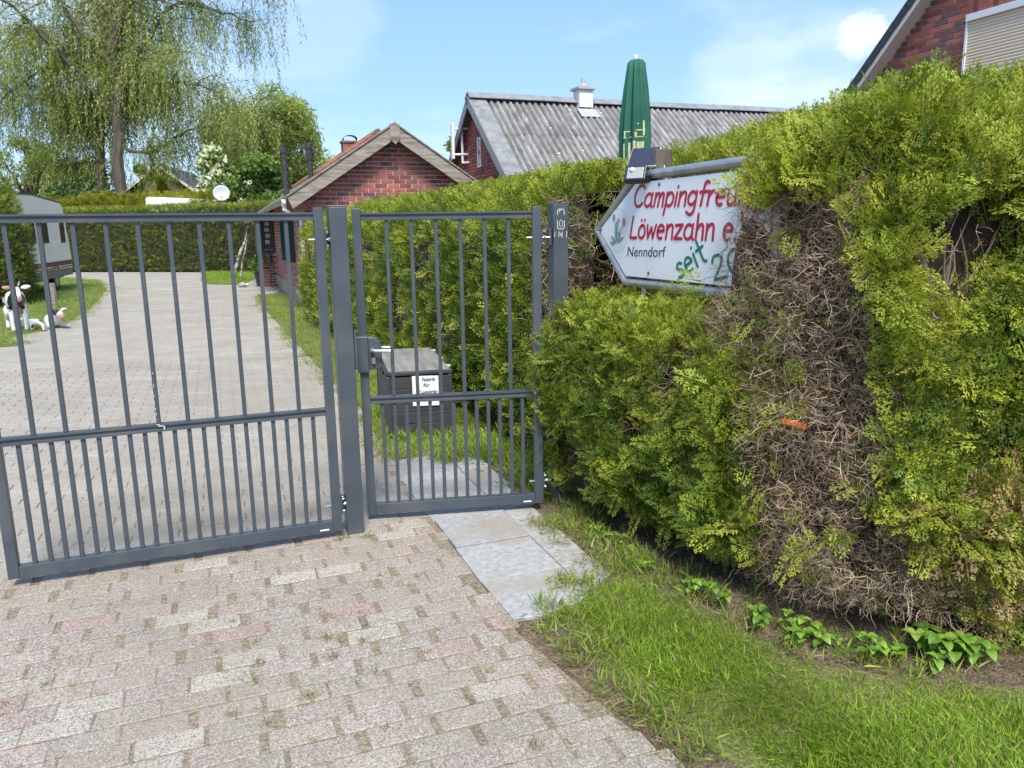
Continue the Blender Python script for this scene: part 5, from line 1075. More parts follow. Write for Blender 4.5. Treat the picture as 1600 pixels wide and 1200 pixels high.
MB().box((1.79, -.04, 3.545), (1.9, .12, .05)).obj('window_sill', mat('dark_sill', (.08, .05, .045), .6), rw)
bb = MB().prism([(-2.9, VZ(-2.9)-.17), (-2.9, VZ(-2.9)+.02), (XA, VZ(XA)+.02), (XA, VZ(XA)-.17)], 1, -.28, -.25).obj('barge_board', mat('white_board', (.60, .57, .52), .7, col2=(.68, .65, .6), scale=3), rh)
MB().prism([(-2.9, VZ(-2.9)-.12), (-2.9, VZ(-2.9)-.10), (XA, VZ(XA)-.10), (XA, VZ(XA)-.12)], 1, -.248, 0).obj('soffit', mat('white_board', (.6, .57, .52)), rh)
MB().prism([(-2.9, VZ(-2.9)-.02), (-2.9, VZ(-2.9)+.03), (XA, VZ(XA)+.03), (XA, VZ(XA)-.02)], 1, -.24, 8).obj('roof', mat('dark_roof', (.03, .032, .038), .6), rh)
MB().prism([(XA, VZ(XA)+.03), (XA+5.6, VZ(XA)-.97*5.6+.03), (XA+5.6, VZ(XA)-.97*5.6-.02), (XA, VZ(XA)-.02)], 1, -.24, 8).obj('roof', mat('dark_roof', (.03, .032, .038)), rh)
a_ = math.atan(.97); tdm = mat('black_roof_tile', (.022, .024, .03), .45, col2=(.04, .043, .05), scale=8)
TL = MB().prism([(-.19, .0), (.19, .0), (.19, .035), (-.19, .05)], 1, -.30, .0).box((0, -.30, -.03), (.38, .018, .11)).mesh('verge_tile', tdm)
for i in range(19):
    x = -2.7+i*.33*math.cos(a_)+.0; link('verge_tile', TL, rh, (x, 0, VZ(x)+.05), (0, -a_-.05, 0))

# folded parasol
um = empty('parasol', 'tall folded dark green parasol with faded yellow print standing behind the hedge', 'parasol', (1.27, 8.0, 0))
fold = lambda a, z: 1+.16*math.sin(a*9+.6*math.sin(z*2))+.07*math.sin(a*4+1.3)
grn_c = mat('green_canvas', (.006, .085, .052), .75, col2=(.012, .115, .07), scale=5, bump=.15, bscale=60)
pr_ = [(.012, 3.17), (.055, 3.165), (.075, 3.14), (.085, 3.05), (.105, 2.9), (.128, 2.65), (.138, 2.45), (.135, 2.25), (.125, 2.05), (.115, 1.85), (.10, 1.7)]
MB().lathe(pr_[::-1], 72, fn=fold).obj('canopy', grn_c, um, smooth=True)
MB().lathe([(.02, 0), (.022, .03), (.012, .05)], 10, (-.01, 0, 3.165)).obj('finial', mat('pale_knob', (.55, .6, .5), .5), um, smooth=True)
MB().tube([(0, 0, 0), (0, 0, 1.9)], .025, 10).obj('pole', mat('wood_pole', (.3, .2, .11), .6), um); MB().lathe([(.28, 0), (.28, .05), (.06, .08), (.05, .3)], 16).obj('base', mat('grey_cap', (.3, .3, .3)), um)
yel = mat('faded_yellow_print', (.55, .52, .27), .75, col2=(.38, .42, .22), scale=30)
def rad(z): return float(np.interp(z, [p[1] for p in pr_[::-1]], [p[0] for p in pr_[::-1]]))
def patch(b, a0, a1, z0, z1, na=6):
    k = len(b.v)
    for j in range(3):
        for i in range(na+1):
            a = R_(a0+(a1-a0)*i/na); z = z0+(z1-z0)*j/2; r_ = rad(z)*fold(a, z)+.003; b.v.append((r_*math.cos(a), r_*math.sin(a), z))
    b.f += [(k+j*(na+1)+i, k+j*(na+1)+i+1, k+(j+1)*(na+1)+i+1, k+(j+1)*(na+1)+i) for j in range(2) for i in range(na)]
yp = MB()
for a0, a1, z0, z1 in ((252, 262, 2.25, 2.39), (266, 292, 2.25, 2.385), (300, 316, 2.3, 2.39), (226, 240, 2.22, 2.38), (206, 217, 2.22, 2.37), (228, 320, 2.425, 2.435), (200, 222, 2.42, 2.43), (262, 318, 2.488, 2.50), (258, 266, 2.435, 2.475), (288, 294, 2.44, 2.58), (268, 276, 2.55, 2.56), (212, 232, 2.48, 2.49), (215, 219, 2.43, 2.48)): patch(yp, a0, a1, z0, z1)
yp.obj('print', yel, um)

# ------------------------------------------------------------------ far hedges
hb = empty('clipped_hedge', 'broad dark clipped hedge closing off the far end of the driveway', 'hedge', (0, 0, 0))
HB = Hedge([(-8.6, 33.0), (-9.0, 31.4), (-15.3, 33.9), (-24, 36.2)], [(.05, .05), (0, .6), (0, 1.8), (.02, 2.5), (.15, 2.68), (.5, 2.74), (1.4, 2.78)]); HB.core(hb, .12)
n = 15000; a, q = HB.sample(n); P, N_ = HB.at(a, q); P, N_ = HB.at(a, q, (fbm(P, 1.6, 3)-.5)*.16-RNG.random(n)**2*.15); brn = np.clip(fbm(P, .7, 9)*2-.95, 0, 1)
CA, CB = thuja_cols(P, n, np.where(P[:, 2] > 2.6, .3, -.38)); k = RNG.random(n) < brn; CB[k] = pick([(.13, .095, .04), (.1, .085, .03)], k.sum())
foliage('foliage', hb, FR_FAR, P, rdir(n), up_mix(N_, n, .8, .3, .5), RNG.uniform(.12, .24, n), CA, CB)
hy = empty('golden_hedge', 'loose yellow-green conifer hedge showing above the far clipped hedge', 'hedge', (0, 0, 0))
HY = Hedge([(-13.2, 36.3), (-18, 37.2), (-25, 39.4)], [(0, 1.8), (0, 2.9), (.2, 3.15), (.6, 3.3), (1.2, 3.35)]); HY.core(hy, .15)
n = 9000; a, q = HY.sample(n); P, N_ = HY.at(a, q); P, N_ = HY.at(a, q, (fbm(P, 1.1, 3)-.35)*.75-RNG.random(n)*.25); C = pick([(.30, .31, .018), (.35, .35, .025), (.22, .26, .025)], n, .2)
foliage('foliage', hy, FR_FAR, P, rdir(n), up_mix(N_, n, .5, .8, .4), RNG.uniform(.15, .32, n), C*.6, C)
def cone_tree(nm, lab, cat, p, h, r_, cols, n, T, s, group=None, pw=.8, z0=.05):
    t = empty(nm, lab, cat, (*p, 0), 0, group); MB().tube([(0, 0, 0), (0, 0, h*.9)], [.07, .02], 7).obj('trunk', bark, t)
    z = RNG.random(n)**.8*h; rr_ = r_*(1-(z/h)**1.6)**pw*np.sqrt(RNG.uniform(.35, 1, n)); a = RNG.random(n)*6.283; P = np.c_[rr_*np.cos(a), rr_*np.sin(a), z+z0]; N_ = nrm(np.c_[np.cos(a), np.sin(a), np.full(n, .3)])
    C = pick(cols, n, .2); foliage('foliage', t, T, P, rdir(n), up_mix(N_, n, .5, .9, .4), s*RNG.uniform(.7, 1.3, n), C*.6, C); return t
cone_tree('small_conifer', 'small yellow-green conifer in front of the distant brick gable', 'conifer', (-16.75, 38.4), 4.1, .55, [(.19, .21, .02), (.13, .17, .02)], 1500, FR_FAR, .3)
hl = empty('rounded_hedge', 'tall rounded olive green clipped hedge at the left edge behind the cow statue', 'hedge', (0, 0, 0))
HL = Hedge([(-10.9, 19.0), (-10.95, 17.6), (-11.7, 16.2), (-13.2, 14.6), (-17, 11.5)][::-1] and [(-17.2, 11.2), (-13.35, 14.6), (-11.95, 16.3), (-11.38, 17.9), (-11.6, 19.1), (-12.5, 19.7)][::-1], [(.12, .1), (.02, .5), (0, 1.2), (.05, 1.8), (.20, 2.4), (.45, 2.82), (.8, 3.05), (1.4, 3.12)]); HL.core(hl, .12)
n = 20000; a, q = HL.sample(n); P, N_ = HL.at(a, q); P, N_ = HL.at(a, q, (fbm(P, 2, 3)-.5)*.14-RNG.random(n)**2*.14); CA, CB = thuja_cols(P, n, np.where(P[:, 2] > 2.2, .1, -.2)); k = RNG.random(n) < np.clip(fbm(P, 1.1, 5)*1.6-.55, 0, .75); CB[k] = pick([(.15, .115, .04), (.17, .15, .04), (.12, .1, .03)], k.sum())
foliage('foliage', hl, FR_FAR, P, rdir(n), up_mix(N_, n, .8, .4, .5), RNG.uniform(.08, .15, n), CA, CB)

# ------------------------------------------------------------------ trees
bark_w = mat('willow_bark', (.06, .052, .04), .95, col2=(.12, .105, .082), scale=1.5, stretch=(3, 3, .6), bump=.8, bscale=6)
LEAF3 = [(np.array([[(-.12, .45, 0), (0, 0, 0), (.12, .45, .02)], [(-.12, .45, 0), (.12, .45, .02), (0, 1, -.05)]]), np.array([[.5, 0, .5], [.5, .5, 1]])), (np.array([[(-.10, .4, 0), (0, 0, 0), (.10, .5, .05)], [(-.10, .4, 0), (.10, .5, .05), (.05, 1, .05)]]), np.array([[.5, 0, .5], [.5, .5, 1]]))]
WLEAF = leaf_mat('willow_leaf', .4, .5, .3, (1.15, 1.15, .5))
def weeping(label, base, limbs, seed, nstr, drop, cols, rad=.35, spread=1.0, lsz=.17, step=.07):
    """limbs: lists of (x, y, z, radius) relative to base; twigs hang from side shoots of every limb"""
    rr = random.Random(seed); t = empty('willow', label, 'tree', (*base, 0)); b = MB(); tips = []
    for li, lb in enumerate(limbs):
        pts = [Vector(p[:3]) for p in lb]; rs = [p[3] for p in lb]; fine, fr_ = [], []
        for i in range(len(pts)-1):
            for j in range(4):
                f = j/4; a_, b_, c_, d_ = pts[max(i-1, 0)], pts[i], pts[i+1], pts[min(i+2, len(pts)-1)]
                fine.append(.5*((2*b_)+(c_-a_)*f+(2*a_-5*b_+4*c_-d_)*f*f+(3*b_-a_-3*c_+d_)*f**3)+Vector([rr.gauss(0, .05) for _ in range(3)])); fr_.append(rs[i]+(rs[i+1]-rs[i])*f)
        fine.append(pts[-1]); fr_.append(rs[-1]); b.tube(fine, fr_, 8, False)
        if li == 0 and len(limbs) > 3: st_ = int(len(fine)*.6)
        else: st_ = 3
        for i in range(st_, len(fine)):
            for _ in range(3 if fr_[i] < .2 else 2):
                d = Vector((rr.gauss(0, 1), rr.gauss(.7, 1), rr.uniform(-.1, .9))).normalized(); ln = rr.uniform(.8, 2.4)*spread; p = [fine[i]]
                for k in range(5): d = (d+Vector((rr.gauss(0, .25), rr.gauss(0, .25), rr.gauss(-.12, .2)))).normalized(); p.append(p[-1]+d*ln/5)
                r0_ = min(.035, fr_[i]*.5); b.tube(p, [r0_*(1-k*.16) for k in range(6)], 4, False); tips += p[2:]
    b.obj('trunk', bark_w, t, smooth=True)
    Ps, Ds = [], []; sm = MB()
    for s in range(nstr):
        p = rr.choice(tips)+Vector([rr.gauss(0, .18) for _ in range(3)]); ln = rr.uniform(.35, 1)*drop
        if p.y < -.2 and rr.random() < .62: continue
        out = Vector((rr.gauss(0, .35), rr.gauss(0, .35), rr.uniform(-.1, .35))); k = int(ln/step); sway = Vector((rr.gauss(0, .12), rr.gauss(0, .12), 0)); q = p.copy()
        for i in range(k):
            f = i/k; d = (out*(1-f)**2+sway+Vector((0, 0, -1))*min(1, .25+f*1.6)).normalized(); q = q+d*step
            if q.z < 1.0: break
            Ps.append(tuple(q)); dd = d+Vector((rr.gauss(0, .55), rr.gauss(0, .55), rr.gauss(0, .25))); Ds.append(tuple(dd))
    for p in tips:
        for _ in range(5):
            Ps.append(tuple(p+Vector([rr.gauss(0, .16) for _ in range(3)]))); Ds.append((rr.gauss(0, .6), rr.gauss(0, .6), rr.gauss(-.5, .5)))
    P, D = np.array(Ps), np.array(Ds); n = len(P); C = pick(cols, n, .16)*(.72+.56*fbm(P, .55, seed))[:, None]
    V, Cc = scatter(LEAF3, P, D, rdir(n), lsz*RNG.uniform(.6, 1.25, n), C*.85, C*1.1); o = tri_mesh('crown', V, Cc, WLEAF, t); return t
WC = [(.28, .34, .085), (.33, .38, .11), (.24, .30, .07), (.37, .41, .15)]
def PX(px, py, d=0): # picture of the limbs drawn on the tree's own plane, metres from its base
    return ((px-186)*.0349, d, (430-py)*.0349-.2)
def limb(pts, r0_, r1_, dep): n = len(pts); return [(*PX(x, y, dep*(i/(n-1))**1.1), .78*(r0_+(r1_-r0_)*i/(n-1))) for i, (x, y) in enumerate(pts)]
limbs = [limb([(186, 440), (183, 300), (190, 230), (196, 165), (198, 125)], .45, .30, 0), limb([(198, 130), (197, 80), (192, 30), (186, -60), (190, -170)], .3, .05, 1.2), limb([(197, 140), (205, 95), (235, 50), (262, 15), (290, -60), (300, -150)], .24, .04, -1.5),
    limb([(193, 140), (172, 108), (150, 78), (130, 40), (120, -30), (110, -130)], .26, .04, -1.0), limb([(150, 80), (165, 45), (180, 10), (172, -60)], .13, .03, 1.5), limb([(196, 160), (215, 140), (232, 105), (262, 55), (300, 40), (340, 50), (385, 60)], .17, .03, 2.2),
    limb([(220, 130), (245, 118), (290, 122), (330, 130)], .09, .02, -2.0), limb([(196, 180), (222, 158), (270, 160), (320, 165), (355, 180), (380, 200)], .14, .03, -1.4), limb([(190, 215), (150, 145), (110, 100), (80, 60), (40, 40), (-40, 10)], .2, .03, -2.4), limb([(110, 100), (75, 78), (40, 75), (0, 100), (-50, 130)], .1, .02, 2.5),
    limb([(172, 190), (130, 112), (95, 128), (50, 150), (10, 175), (-40, 220)], .12, .02, 1.0), limb([(190, 205), (140, 175), (110, 180), (60, 195)], .09, .02, 3), limb([(200, 255), (235, 255), (250, 240), (290, 215), (330, 190), (355, 190)], .12, .03, 2.6), limb([(197, 120), (230, 20), (330, -60), (390, -60), (425, 0)], .13, .02, 1.0),
    limb([(198, 120), (150, -20), (70, -60), (0, -80), (-60, -20)], .13, .02, 2.0), limb([(192, 30), (250, -90), (350, -130)], .12, .03, -2.5), limb([(180, 0), (100, -140), (40, -160)], .12, .03, -2.5)]
weeping('huge weeping willow with thick dark forking limbs rising over the far hedge', (-20.45, 42.0), limbs, 3, 5600, 3.3, WC, lsz=.215, step=.09)
limbs2 = [[(0, 0, 0, .34), (-.15, 0, 4, .3), (.1, .2, 7.0, .24), (.4, .5, 10, .14), (.6, .8, 13, .05)], [(0, .2, 6.5, .16), (-1.6, .6, 8.4, .1), (-3.6, 1.0, 9.5, .04)], [(.1, .2, 5.0, .14), (-1.2, .5, 5.6, .1), (-3.0, 1.2, 5.2, .03)], [(.2, .3, 8, .12), (1.6, 1, 9.8, .08), (3.4, 1.5, 10.4, .03)]]
weeping('slimmer second willow trunk standing just left of the huge willow', (-22.3, 43.6), limbs2, 5, 1300, 3.2, WC, lsz=.23, step=.10)
def leafy(nm, label, cat, base, h, rx, ry, cols, n, lsz, zc=.6, nclump=30, trunk=.2, seed=1, mat_=None, flowers=0, group=None, drop=0):
    rr = random.Random(seed); t = empty(nm, label, cat, (*base, 0), 0, group); b = MB(); cl = []
    for i in range(nclump):
        u = nrm(np.array([[rr.gauss(0, 1), rr.gauss(0, 1), rr.gauss(0, .9)]]))[0]*rr.uniform(.35, 1)**.6; c = np.array([u[0]*rx, u[1]*ry, h*zc+u[2]*h*(1-zc)*.93]); cl.append(c)
        m_ = Vector((rr.gauss(0, .1), rr.gauss(0, .1), h*rr.uniform(.2, .45))); b.tube([m_, m_.lerp(Vector(c), .55)+Vector((rr.gauss(0, .2), rr.gauss(0, .2), .2)), Vector(c)], [trunk*.35, trunk*.2, trunk*.06], 5, False)
    b.tube([(0, 0, 0), (rr.gauss(0, .1), 0, h*.25), (rr.gauss(0, .2), 0, h*.55)], [trunk, trunk*.8, trunk*.4], 8, False); b.obj('trunk', bark_w, t, smooth=True)
    cl = np.array(cl); k = RNG.integers(0, nclump, n); rc = rx*.36*RNG.uniform(.6, 1.2, nclump)[k][:, None]; P = cl[k]+nrm(RNG.normal(size=(n, 3)))*RNG.random((n, 1))**.45*rc*np.array([1, 1, .8]); P[:, 2] = np.maximum(P[:, 2], .1)
    tint = RNG.uniform(.75, 1.25, nclump)[k][:, None]; C = pick(cols, n, .16)*tint; D = rdir(n)-np.array([0, 0, drop]); V, Cc = scatter(LEAF if not drop else LEAF3, P, D, rdir(n), 1.35*lsz*RNG.uniform(.6, 1.3, n), C*.8, C*1.1); tri_mesh('crown', V, Cc, mat_ or leafm, t)
    if flowers:
        m_ = flowers; k = RNG.integers(0, nclump, m_); P = cl[k]+nrm(RNG.normal(size=(m_, 3))+np.array([0, -.6, .3]))*rx*.36*RNG.uniform(.8, 1.15, (m_, 1)); C = pick([(.72, .72, .58), (.62, .65, .42)], m_, .08); V, Cc = scatter(LEAF, P, rdir(m_)+np.array([0, -.5, .8]), rdir(m_)*.4+np.array([0, -1, .5]), RNG.uniform(.18, .32, m_), C, C); tri_mesh('blossom', V, Cc, leafm, t)
    return t
YG = [(.30, .36, .085), (.34, .39, .10), (.26, .32, .08)]; MG = [(.10, .18, .035), (.13, .21, .045), (.085, .15, .035)]; LG = [(.15, .24, .045), (.18, .26, .05)]
leafy('tall_tree', 'rounded pale green tree filling the gap to the right of the huge willow', 'tree', (-15.3, 52), 11.0, 3.9, 3.2, YG, 40000, .26, .55, 60, .3, 4, WLEAF, drop=.7)
leafy('flowering_shrub', 'green shrub covered in white blossom beside the satellite dish', 'shrub', (-14.35, 40.0), 6.6, 1.25, 1.3, LG, 8000, .17, .55, 26, .1, 9, None, 1500)
leafy('green_shrub', 'dense bright green shrub behind the clubhouse roof right of the white blossom', 'shrub', (-12.1, 38.5), 5.6, 2.1, 1.8, MG+LG, 13000, .16, .5, 34, .14, 12)
leafy('green_shrub', 'dull green bush at the foot of the two willow trunks', 'shrub', (-21.6, 40.0), 4.7, 2.4, 1.5, [(.08, .13, .05), (.10, .15, .06)], 8000, .17, .5, 26, .12, 13)
leafy('green_shrub', 'dark green bush under the willow branches left of the distant gable', 'shrub', (-19.6, 43.6), 5.6, 1.3, 1.5, MG, 7000, .18, .5, 22, .12, 14)
leafy('green_shrub', 'tall dark green bush beyond the farmhouse under the willow', 'shrub', (-19.8, 62), 9.6, 3.6, 2, MG, 7000, .26, .5, 22, .2, 15)
leafy('tall_tree', 'hazy green tree far behind the caravan', 'tree', (-33.5, 58), 8.2, 4.2, 3, [(.11, .15, .06), (.13, .17, .07)], 9000, .28, .5, 28, .3, 16)
leafy('tall_tree', 'dark conifer-like tree between the black chimney pipe and the tiled roof', 'tree', (-9.2, 48), 6.6, 1.4, 1.4, [(.05, .075, .02), (.07, .095, .025)], 5000, .2, .5, 20, .2, 17)
leafy('tall_tree', 'small bit of pale green tree left of the barn gable', 'tree', (-3.1, 44), 7.0, 1.9, 1.6, YG, 5000, .22, .55, 20, .2, 18)
leafy('tall_tree', 'pale green tree far off between the willow and the left picture edge', 'tree', (-30.5, 50), 9.5, 3.2, 2.6, YG, 10000, .25, .5, 30, .3, 19, WLEAF, drop=.8)

# distant farmhouse
fa = empty('farmhouse', 'distant brown brick gable with white bargeboards under the willow', 'house', (-24.1, 55, 0), R_(8))
MB().prism([(-4.2, 0), (4.2, 0), (4.2, 3.0), (0, 6.2), (-4.2, 3.0)], 1, 0, 9).obj('wall', mat('brown_brick', (.15, .09, .07), .9, col2=(.21, .13, .10), scale=6), fa)
for s in (-1, 1):
    MB().prism([(s*4.6, 2.72), (0, 6.24), (0, 6.44), (s*4.6, 2.92)], 1, -.35, 9.3).obj('roof', mat('slate_roof', (.04, .045, .055), .6, col2=(.07, .075, .085), scale=4), fa)
    MB().prism([(s*4.65, 2.66), (0, 6.2), (0, 6.42), (s*4.65, 2.88)], 1, -.41, -.352).obj('barge_board', mat('white_board', (.6, .57, .52)), fa)

# satellite dish and white caravan roof behind the far hedge
di = empty('satellite_dish', 'pale grey round satellite dish on a pole above the far hedge', 'satellite dish', (-13.04, 36.0, 0), R_(12))
MB().lathe([(.02, .0), (.15, .015), (.27, .055), (.355, .10), (.36, .105), (.35, .108), (.26, .07), (.02, .02)], 24).obj('dish', mat('dish_grey', (.42, .43, .44), .5), di, smooth=True, loc=(0, -.1, 3.38), rot=(R_(72), 0, R_(6)))
MB().tube([(0, 0, 0), (0, 0, 3.4)], .03, 8).obj('pole', zinc, di); MB().tube([(0, -.15, 3.05), (.05, -.5, 3.2)], .014, 6).box((.05, -.53, 3.22), (.06, .1, .06)).obj('feed_arm', zinc, di)
cw = mat('caravan_white', (.74, .74, .72), .35, col2=(.70, .70, .67), scale=2)
cv2 = empty('caravan', 'white caravan with only its roof showing above the far hedge', 'caravan', (-15.15, 37.6, .22), R_(8))
MB().prism([(-1.75, .5), (1.75, .5), (1.95, 1.6), (1.9, 2.8), (1.8, 2.93), (-1.6, 3.09), (-1.72, 3.03), (-1.78, 1.6)], 1, -1.0, 1.1).obj('body', cw, cv2, bevel=.05); MB().box((-.2, 0, 3.12), (.4, .4, .1)).obj('roof_hatch', cw, cv2, bevel=.02); MB().tube([(.55, -1.0, .35), (.55, 1.1, .35)], .33, 14).obj('wheel', black, cv2)
for x in (-1.0, .6): MB().box((x, -1.005, 1.95), (.9, .02, .6)).obj('window', glass, cv2)
# caravan at the left
cv = empty('caravan', 'old cream caravan with brown stripes parked on grass behind the rounded hedge', 'caravan', (-12.5, 20.55, 0), math.atan2(3.8, -1.2))
# local x along the side to the far end, local -y is the visible side
cb_m = mat('caravan_cream', (.88, .82, .68), .4, col2=(.80, .75, .62), scale=1.5, stretch=(1, 1, 3)); brn = mat('brown_stripe', (.10, .035, .03), .45); grb = mat('grey_brown_skirt', (.16, .13, .11), .5)
out = [(-1.9, .62), (4.12, .62), (4.05, 1.3), (3.72, 2.42), (3.5, 2.58), (.4, 2.68), (-1.8, 2.60), (-2.0, 2.4), (-2.15, 1.4)]
MB().prism(out, 1, 0, 2.1).obj('body', cb_m, cv, bevel=.04)
MB().prism([(3.5, 2.60), (.4, 2.70), (-1.8, 2.62), (-1.8, 2.58), (.4, 2.66), (3.5, 2.56)], 1, -.012, .02).obj('roof_trim', brn, cv)
MB().box((1.05, -.006, .80), (6.05, .02, .13)).obj('stripe', brn, cv); MB().box((1.05, -.006, .68), (6.1, .02, .03)).obj('stripe', brn, cv); MB().box((1.0, .0, .52), (5.9, .03, .2)).obj('skirt', grb, cv); MB().box((.2, -.014, .81), (.16, .02, .06)).obj('side_lamp', mat('amber_lens', (.7, .2, .02), .3), cv)
for x0, x1 in ((-.6, .25), (.75, 1.55), (3.0, 3.5)):
    MB().box(((x0+x1)/2, -.012, 1.72), (x1-x0, .03, .66)).obj('window', mat('brown_window', (.05, .032, .028), .12, spec=.7), cv, bevel=.012)
MB().box((1.2, -.01, 2.09), (5.0, .03, .03)).obj('awning_rail', mat('grey_rail', (.25, .25, .25), .5), cv)
wh = MB().tube([(2.0, .02, .33), (2.0, .22, .33)], .33, 20).obj('wheel', mat('tyre_rubber', (.016, .016, .017), .8), cv, smooth=True); MB().tube([(2.0, .012, .33), (2.0, .03, .33)], .18, 14).obj('rim', mat('grey_rim', (.3, .3, .3), .4, .5), wh)
wa = MB(); n = 14; wa.add([(2.0+r_*math.cos(math.pi*i/n), -.012, .36+r_*math.sin(math.pi*i/n)) for i in range(n+1) for r_ in (.37, .43)], [(2*i, 2*i+1, 2*i+3, 2*i+2) for i in range(n)]); wa.obj('wheel_arch', brn, cv)
MB().box((1.2, 1.0, .42), (4.6, 1.7, .12)).obj('chassis', black, cv); MB().tube([(3.9, 1.05, .45), (5.3, 1.05, .42)], .05, 6).obj('drawbar', black, cv); MB().tube([(5.0, 1.05, 0), (5.0, 1.05, .5)], .03, 6).obj('jockey_stand', black, cv)
MB().tube([(.15, 1.1, 2.66), (.15, 1.1, 2.82)], .13, 10).obj('roof_vent', cw, cv)

# ------------------------------------------------------------------ cow statue and small figures
def skin_body(name, verts, edges, m, parent, sub=2):
    me = bpy.data.meshes.new(name); me.from_pydata([v[:3] for v in verts], edges, []); o = link(name, me, parent)
    sk = o.modifiers.new('skin', 'SKIN'); 
    for d, v in zip(me.skin_vertices[0].data if me.skin_vertices else [], verts): d.radius = (v[3], v[4] if len(v) > 4 else v[3])
    o.modifiers.new('sub', 'SUBSURF').levels = sub; o.modifiers['sub'].render_levels = sub; me.materials.append(m); return o
def cow_coat():
    mt = bpy.data.materials.new('black_white_coat'); mt.use_nodes = True; n, l = nodes(mt); b = n['Principled BSDF']; b.inputs['Roughness'].default_value = .35
    tcn = n.new('ShaderNodeTexCoord'); 
    def blob(c, r_, nz):
        vd = n.new('ShaderNodeVectorMath'); vd.operation = 'SUBTRACT'; l.new(tcn.outputs['Object'], vd.inputs[0]); vd.inputs[1].default_value = c; vs = n.new('ShaderNodeVectorMath'); vs.operation = 'DIVIDE'; l.new(vd.outputs[0], vs.inputs[0]); vs.inputs[1].default_value = r_; le = n.new('ShaderNodeVectorMath'); le.operation = 'LENGTH'; l.new(vs.outputs[0], le.inputs[0]); a = n.new('ShaderNodeMath'); a.operation = 'ADD'; l.new(le.outputs['Value'], a.inputs[0]); l.new(nz, a.inputs[1]); c_ = n.new('ShaderNodeMath'); c_.operation = 'LESS_THAN'; c_.inputs[1].default_value = 1.5; l.new(a.outputs[0], c_.inputs[0]); return c_.outputs[0]
    nz = n.new('ShaderNodeTexNoise'); nz.inputs['Scale'].default_value = 4; l.new(tcn.outputs['Object'], nz.inputs[0]); cur = None
    for c, r_ in (((.30, .0, .56), (.14, .24, .17)), ((-.10, .0, .64), (.16, .3, .16)), ((-.42, 0, .5), (.12, .3, .2)), ((.475, .075, .70), (.075, .05, .085)), ((.475, -.075, .70), (.075, .05, .085))):
        x = blob(c, r_, nz.outputs['Fac']); 
        if cur is None: cur = x
        else: mxx = n.new('ShaderNodeMath'); mxx.operation = 'MAXIMUM'; l.new(cur, mxx.inputs[0]); l.new(x, mxx.inputs[1]); cur = mxx.outputs[0]
    mm = n.new('ShaderNodeMix'); mm.data_type = 'RGBA'; l.new(cur, mm.inputs['Factor']); mm.inputs['A'].default_value = (.74, .73, .70, 1); mm.inputs['B'].default_value = (.018, .018, .02, 1); l.new(mm.outputs['Result'], b.inputs['Base Color']); return mt
coat = cow_coat(); pink = mat('pinkish_muzzle', (.42, .24, .18), .5)
cow = empty('cow_statue', 'black and white cow statue standing on the lawn and facing the gate', 'cow statue', (-8.33, 12.98, 0), R_(-52))
vv = [(-.40, 0, .55, .14, .16), (-.15, 0, .53, .15, .18), (.12, 0, .53, .14, .17), (.28, 0, .58, .10, .13), (.38, 0, .68, .07, .085), (.45, 0, .735, .06, .06), (.53, 0, .66, .048, .045), (.585, 0, .59, .045, .042),
      (.20, .09, .44, .055), (.21, .095, .27, .04), (.20, .095, .12, .03), (.21, .095, .025, .036), (.20, -.09, .44, .055), (.21, -.095, .27, .04), (.20, -.095, .12, .03), (.21, -.095, .025, .036),
      (-.38, .10, .44, .07), (-.32, .11, .30, .048), (-.41, .11, .17, .03), (-.39, .11, .025, .036), (-.38, -.10, .44, .07), (-.32, -.11, .30, .048), (-.41, -.11, .17, .03), (-.39, -.11, .025, .036)]
skin_body('body', vv, [(0, 1), (1, 2), (2, 3), (3, 4), (4, 5), (5, 6), (6, 7), (2, 8), (8, 9), (9, 10), (10, 11), (2, 12), (12, 13), (13, 14), (14, 15), (0, 16), (16, 17), (17, 18), (18, 19), (0, 20), (20, 21), (21, 22), (22, 23)], coat, cow)
for s in (-1, 1):
    MB().lathe([(.005, 0), (.03, .04), (.036, .08), (.022, .13), (.004, .15)], 8).obj('ear', [pink, mat('white_ear', (.7, .68, .64), .5)][s > 0], cow, smooth=True, loc=(.43, s*.055, .75), rot=(R_(-82*s), 0, R_(-10*s))).scale = (.45, 1, 1)
    MB().tube([(.45, s*.03, .79), (.46, s*.05, .835), (.475, s*.05, .865)], [.014, .011, .003], 7).obj('horn', mat('horn', (.5, .42, .3), .5), cow, smooth=True)
    MB().lathe([(.003, -.012), (.011, -.006), (.013, 0), (.011, .006), (.003, .012)], 8, (.505, s*.05, .715)).obj('eye', black, cow, smooth=True); MB().lathe([(.002, -.005), (.007, 0), (.002, .005)], 6, (.625, s*.018, .60)).obj('nostril', black, cow)
MB().lathe([(.01, -.05), (.042, -.035), (.055, 0), (.045, .035), (.01, .05)], 12, (.59, 0, .582)).obj('muzzle', pink, cow, smooth=True)
MB().tube([(-.54, 0, .62), (-.60, 0, .52), (-.60, .01, .32), (-.59, .01, .22)], [.018, .014, .011, .024], 7).obj('tail', coat, cow, smooth=True)
MB().tube([(.33, -.01, .49), (.42, -.005, .45), (.47, 0, .43)], .008, 5).lathe([(.05, 0), (.055, .03), (.035, .09), (.01, .10)], 10, (.44, 0, .33)).obj('bell', mat('brown_bell', (.20, .07, .05), .4), cow, smooth=True)
MB().lathe([(.01, -.04), (.05, -.03), (.07, .02), (.04, .06)], 9, (-.28, 0, .37)).obj('udder', pink, cow, smooth=True)
